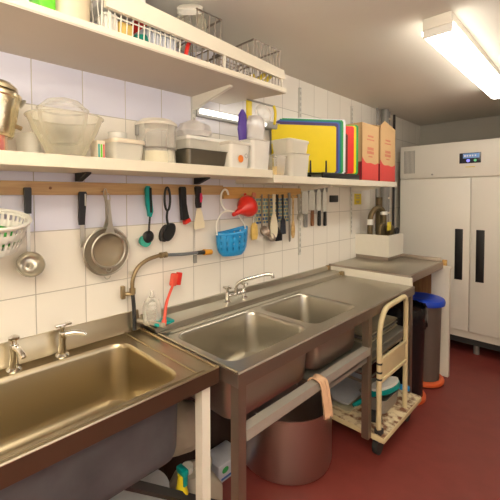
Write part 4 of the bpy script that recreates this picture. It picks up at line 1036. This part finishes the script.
# glass jar lying
t = thing('glass_jar', 'clear glass jar leaning above the guard rail of the high shelf', 'jar', (.25, 1.0, z+.13))
Jq = Matrix.Translation((.25, 1.035, z+.145)) @ Matrix.Scale(1.25, 4) @ Matrix.Rotation(math.radians(28), 4, 'X') @ Matrix.Rotation(math.radians(25), 4, 'Y')
obj('jar_body', B().lathe([(0, -.03), (.050, -.03), (.056, -.015), (.056, .06), (.046, .08), (.042, .10)], (0, 0, 0), seg=32), 'yglass', t, xf=Jq)
obj('jar_lid', B().lathe([(.045, .088), (.045, .105), (.036, .110), (0, .108)], (0, 0, 0), seg=28), 'milky', t, xf=Jq)
b = B().tube([(.12, .76, z+.12), (.30, .86, z+.165)], .012, 8)
tag(obj('wooden_stick', b, 'creamp'), 'light brown stick lying across behind the guard rail', 'stick')
# yellow framed disc below the high shelf end
t = thing('yellow_framed_strainer', 'clear oval strainer in a yellow frame hanging from the high shelf end', 'strainer', (.17, 1.6, 1.97))
b = B().box(.17, .180, 1.478, 1.520, 1.955, 2.076, .003); obj('yellow_strap', b, 'yel', t)
b = B().tube(smoothpath([(.19, 1.70, 2.075), (.19, 1.715, 2.04), (.19, 1.712, 1.99), (.19, 1.705, 1.965)]), .008, 8); obj('yellow_arm', b, 'yel', t)
b = B().tube([(.185, 1.47, 2.072), (.185, 1.705, 2.072)], .004, 6); obj('top_wire', b, 'grey', t)
b = B().lathe([(0, .0), (.03, .004), (.055, .0), (.06, -.004)], (.185, 1.615, 2.015), axis='x', seg=28, sx=1.25, sy=.9); obj('clear_disc', b, 'clear', t)

# ------------------------------------------------------------------ lights
def area(name, loc, rot, sx, sy, p, col):
    l = bpy.data.lights.new(name, 'AREA'); l.shape = 'RECTANGLE'; l.size = sx; l.size_y = sy; l.energy = p; l.color = col
    o = bpy.data.objects.new(name, l); COL.objects.link(o); o.location = loc; o.rotation_euler = rot; return o
area('added_bounce_fill', (1.9, -.5, 1.75), (math.radians(180), 0, 0), 1.0, 1.0, 88, (1, .94, .83))  # unseen upward fill lamp, added to soften light through the room
area('added_side_fill', (2.8, .6, 1.5), (0, math.radians(90), 0), 1.0, 2.0, 8, (.92, .93, 1))  # unseen cool fill lamp added at the right wall, which has no opening
w = bpy.data.worlds.new('w'); C.world = w; w.use_nodes = True
w.node_tree.nodes['Background'].inputs[0].default_value = (.9, .88, .8, 1); w.node_tree.nodes['Background'].inputs[1].default_value = .3

# ------------------------------------------------------------------ camera
cam = bpy.data.cameras.new('camera'); co = bpy.data.objects.new('camera', cam); COL.objects.link(co); C.camera = co
yaw, pit, rol, f = .804, .032, -.004, 359.03
Fw = Vector((-math.sin(yaw)*math.cos(pit), math.cos(yaw)*math.cos(pit), -math.sin(pit)))
R = Vector((math.cos(yaw), math.sin(yaw), 0)); U = R.cross(Fw)
R2 = R*math.cos(rol)+U*math.sin(rol); U2 = -R*math.sin(rol)+U*math.cos(rol)
mw = Matrix.Identity(4)
for i in range(3): mw[i][0] = R2[i]; mw[i][1] = U2[i]; mw[i][2] = -Fw[i]
mw[0][3], mw[1][3], mw[2][3] = 1.548, 0, 1.54
co.matrix_world = mw
cam.sensor_width = 36; cam.lens = f*36/500; cam.shift_x = (250-226.8)/500; cam.shift_y = -(250-207.25)/500; cam.clip_start = .02
C.view_settings.view_transform = 'Standard'; C.view_settings.look = 'None'; C.view_settings.exposure = .32
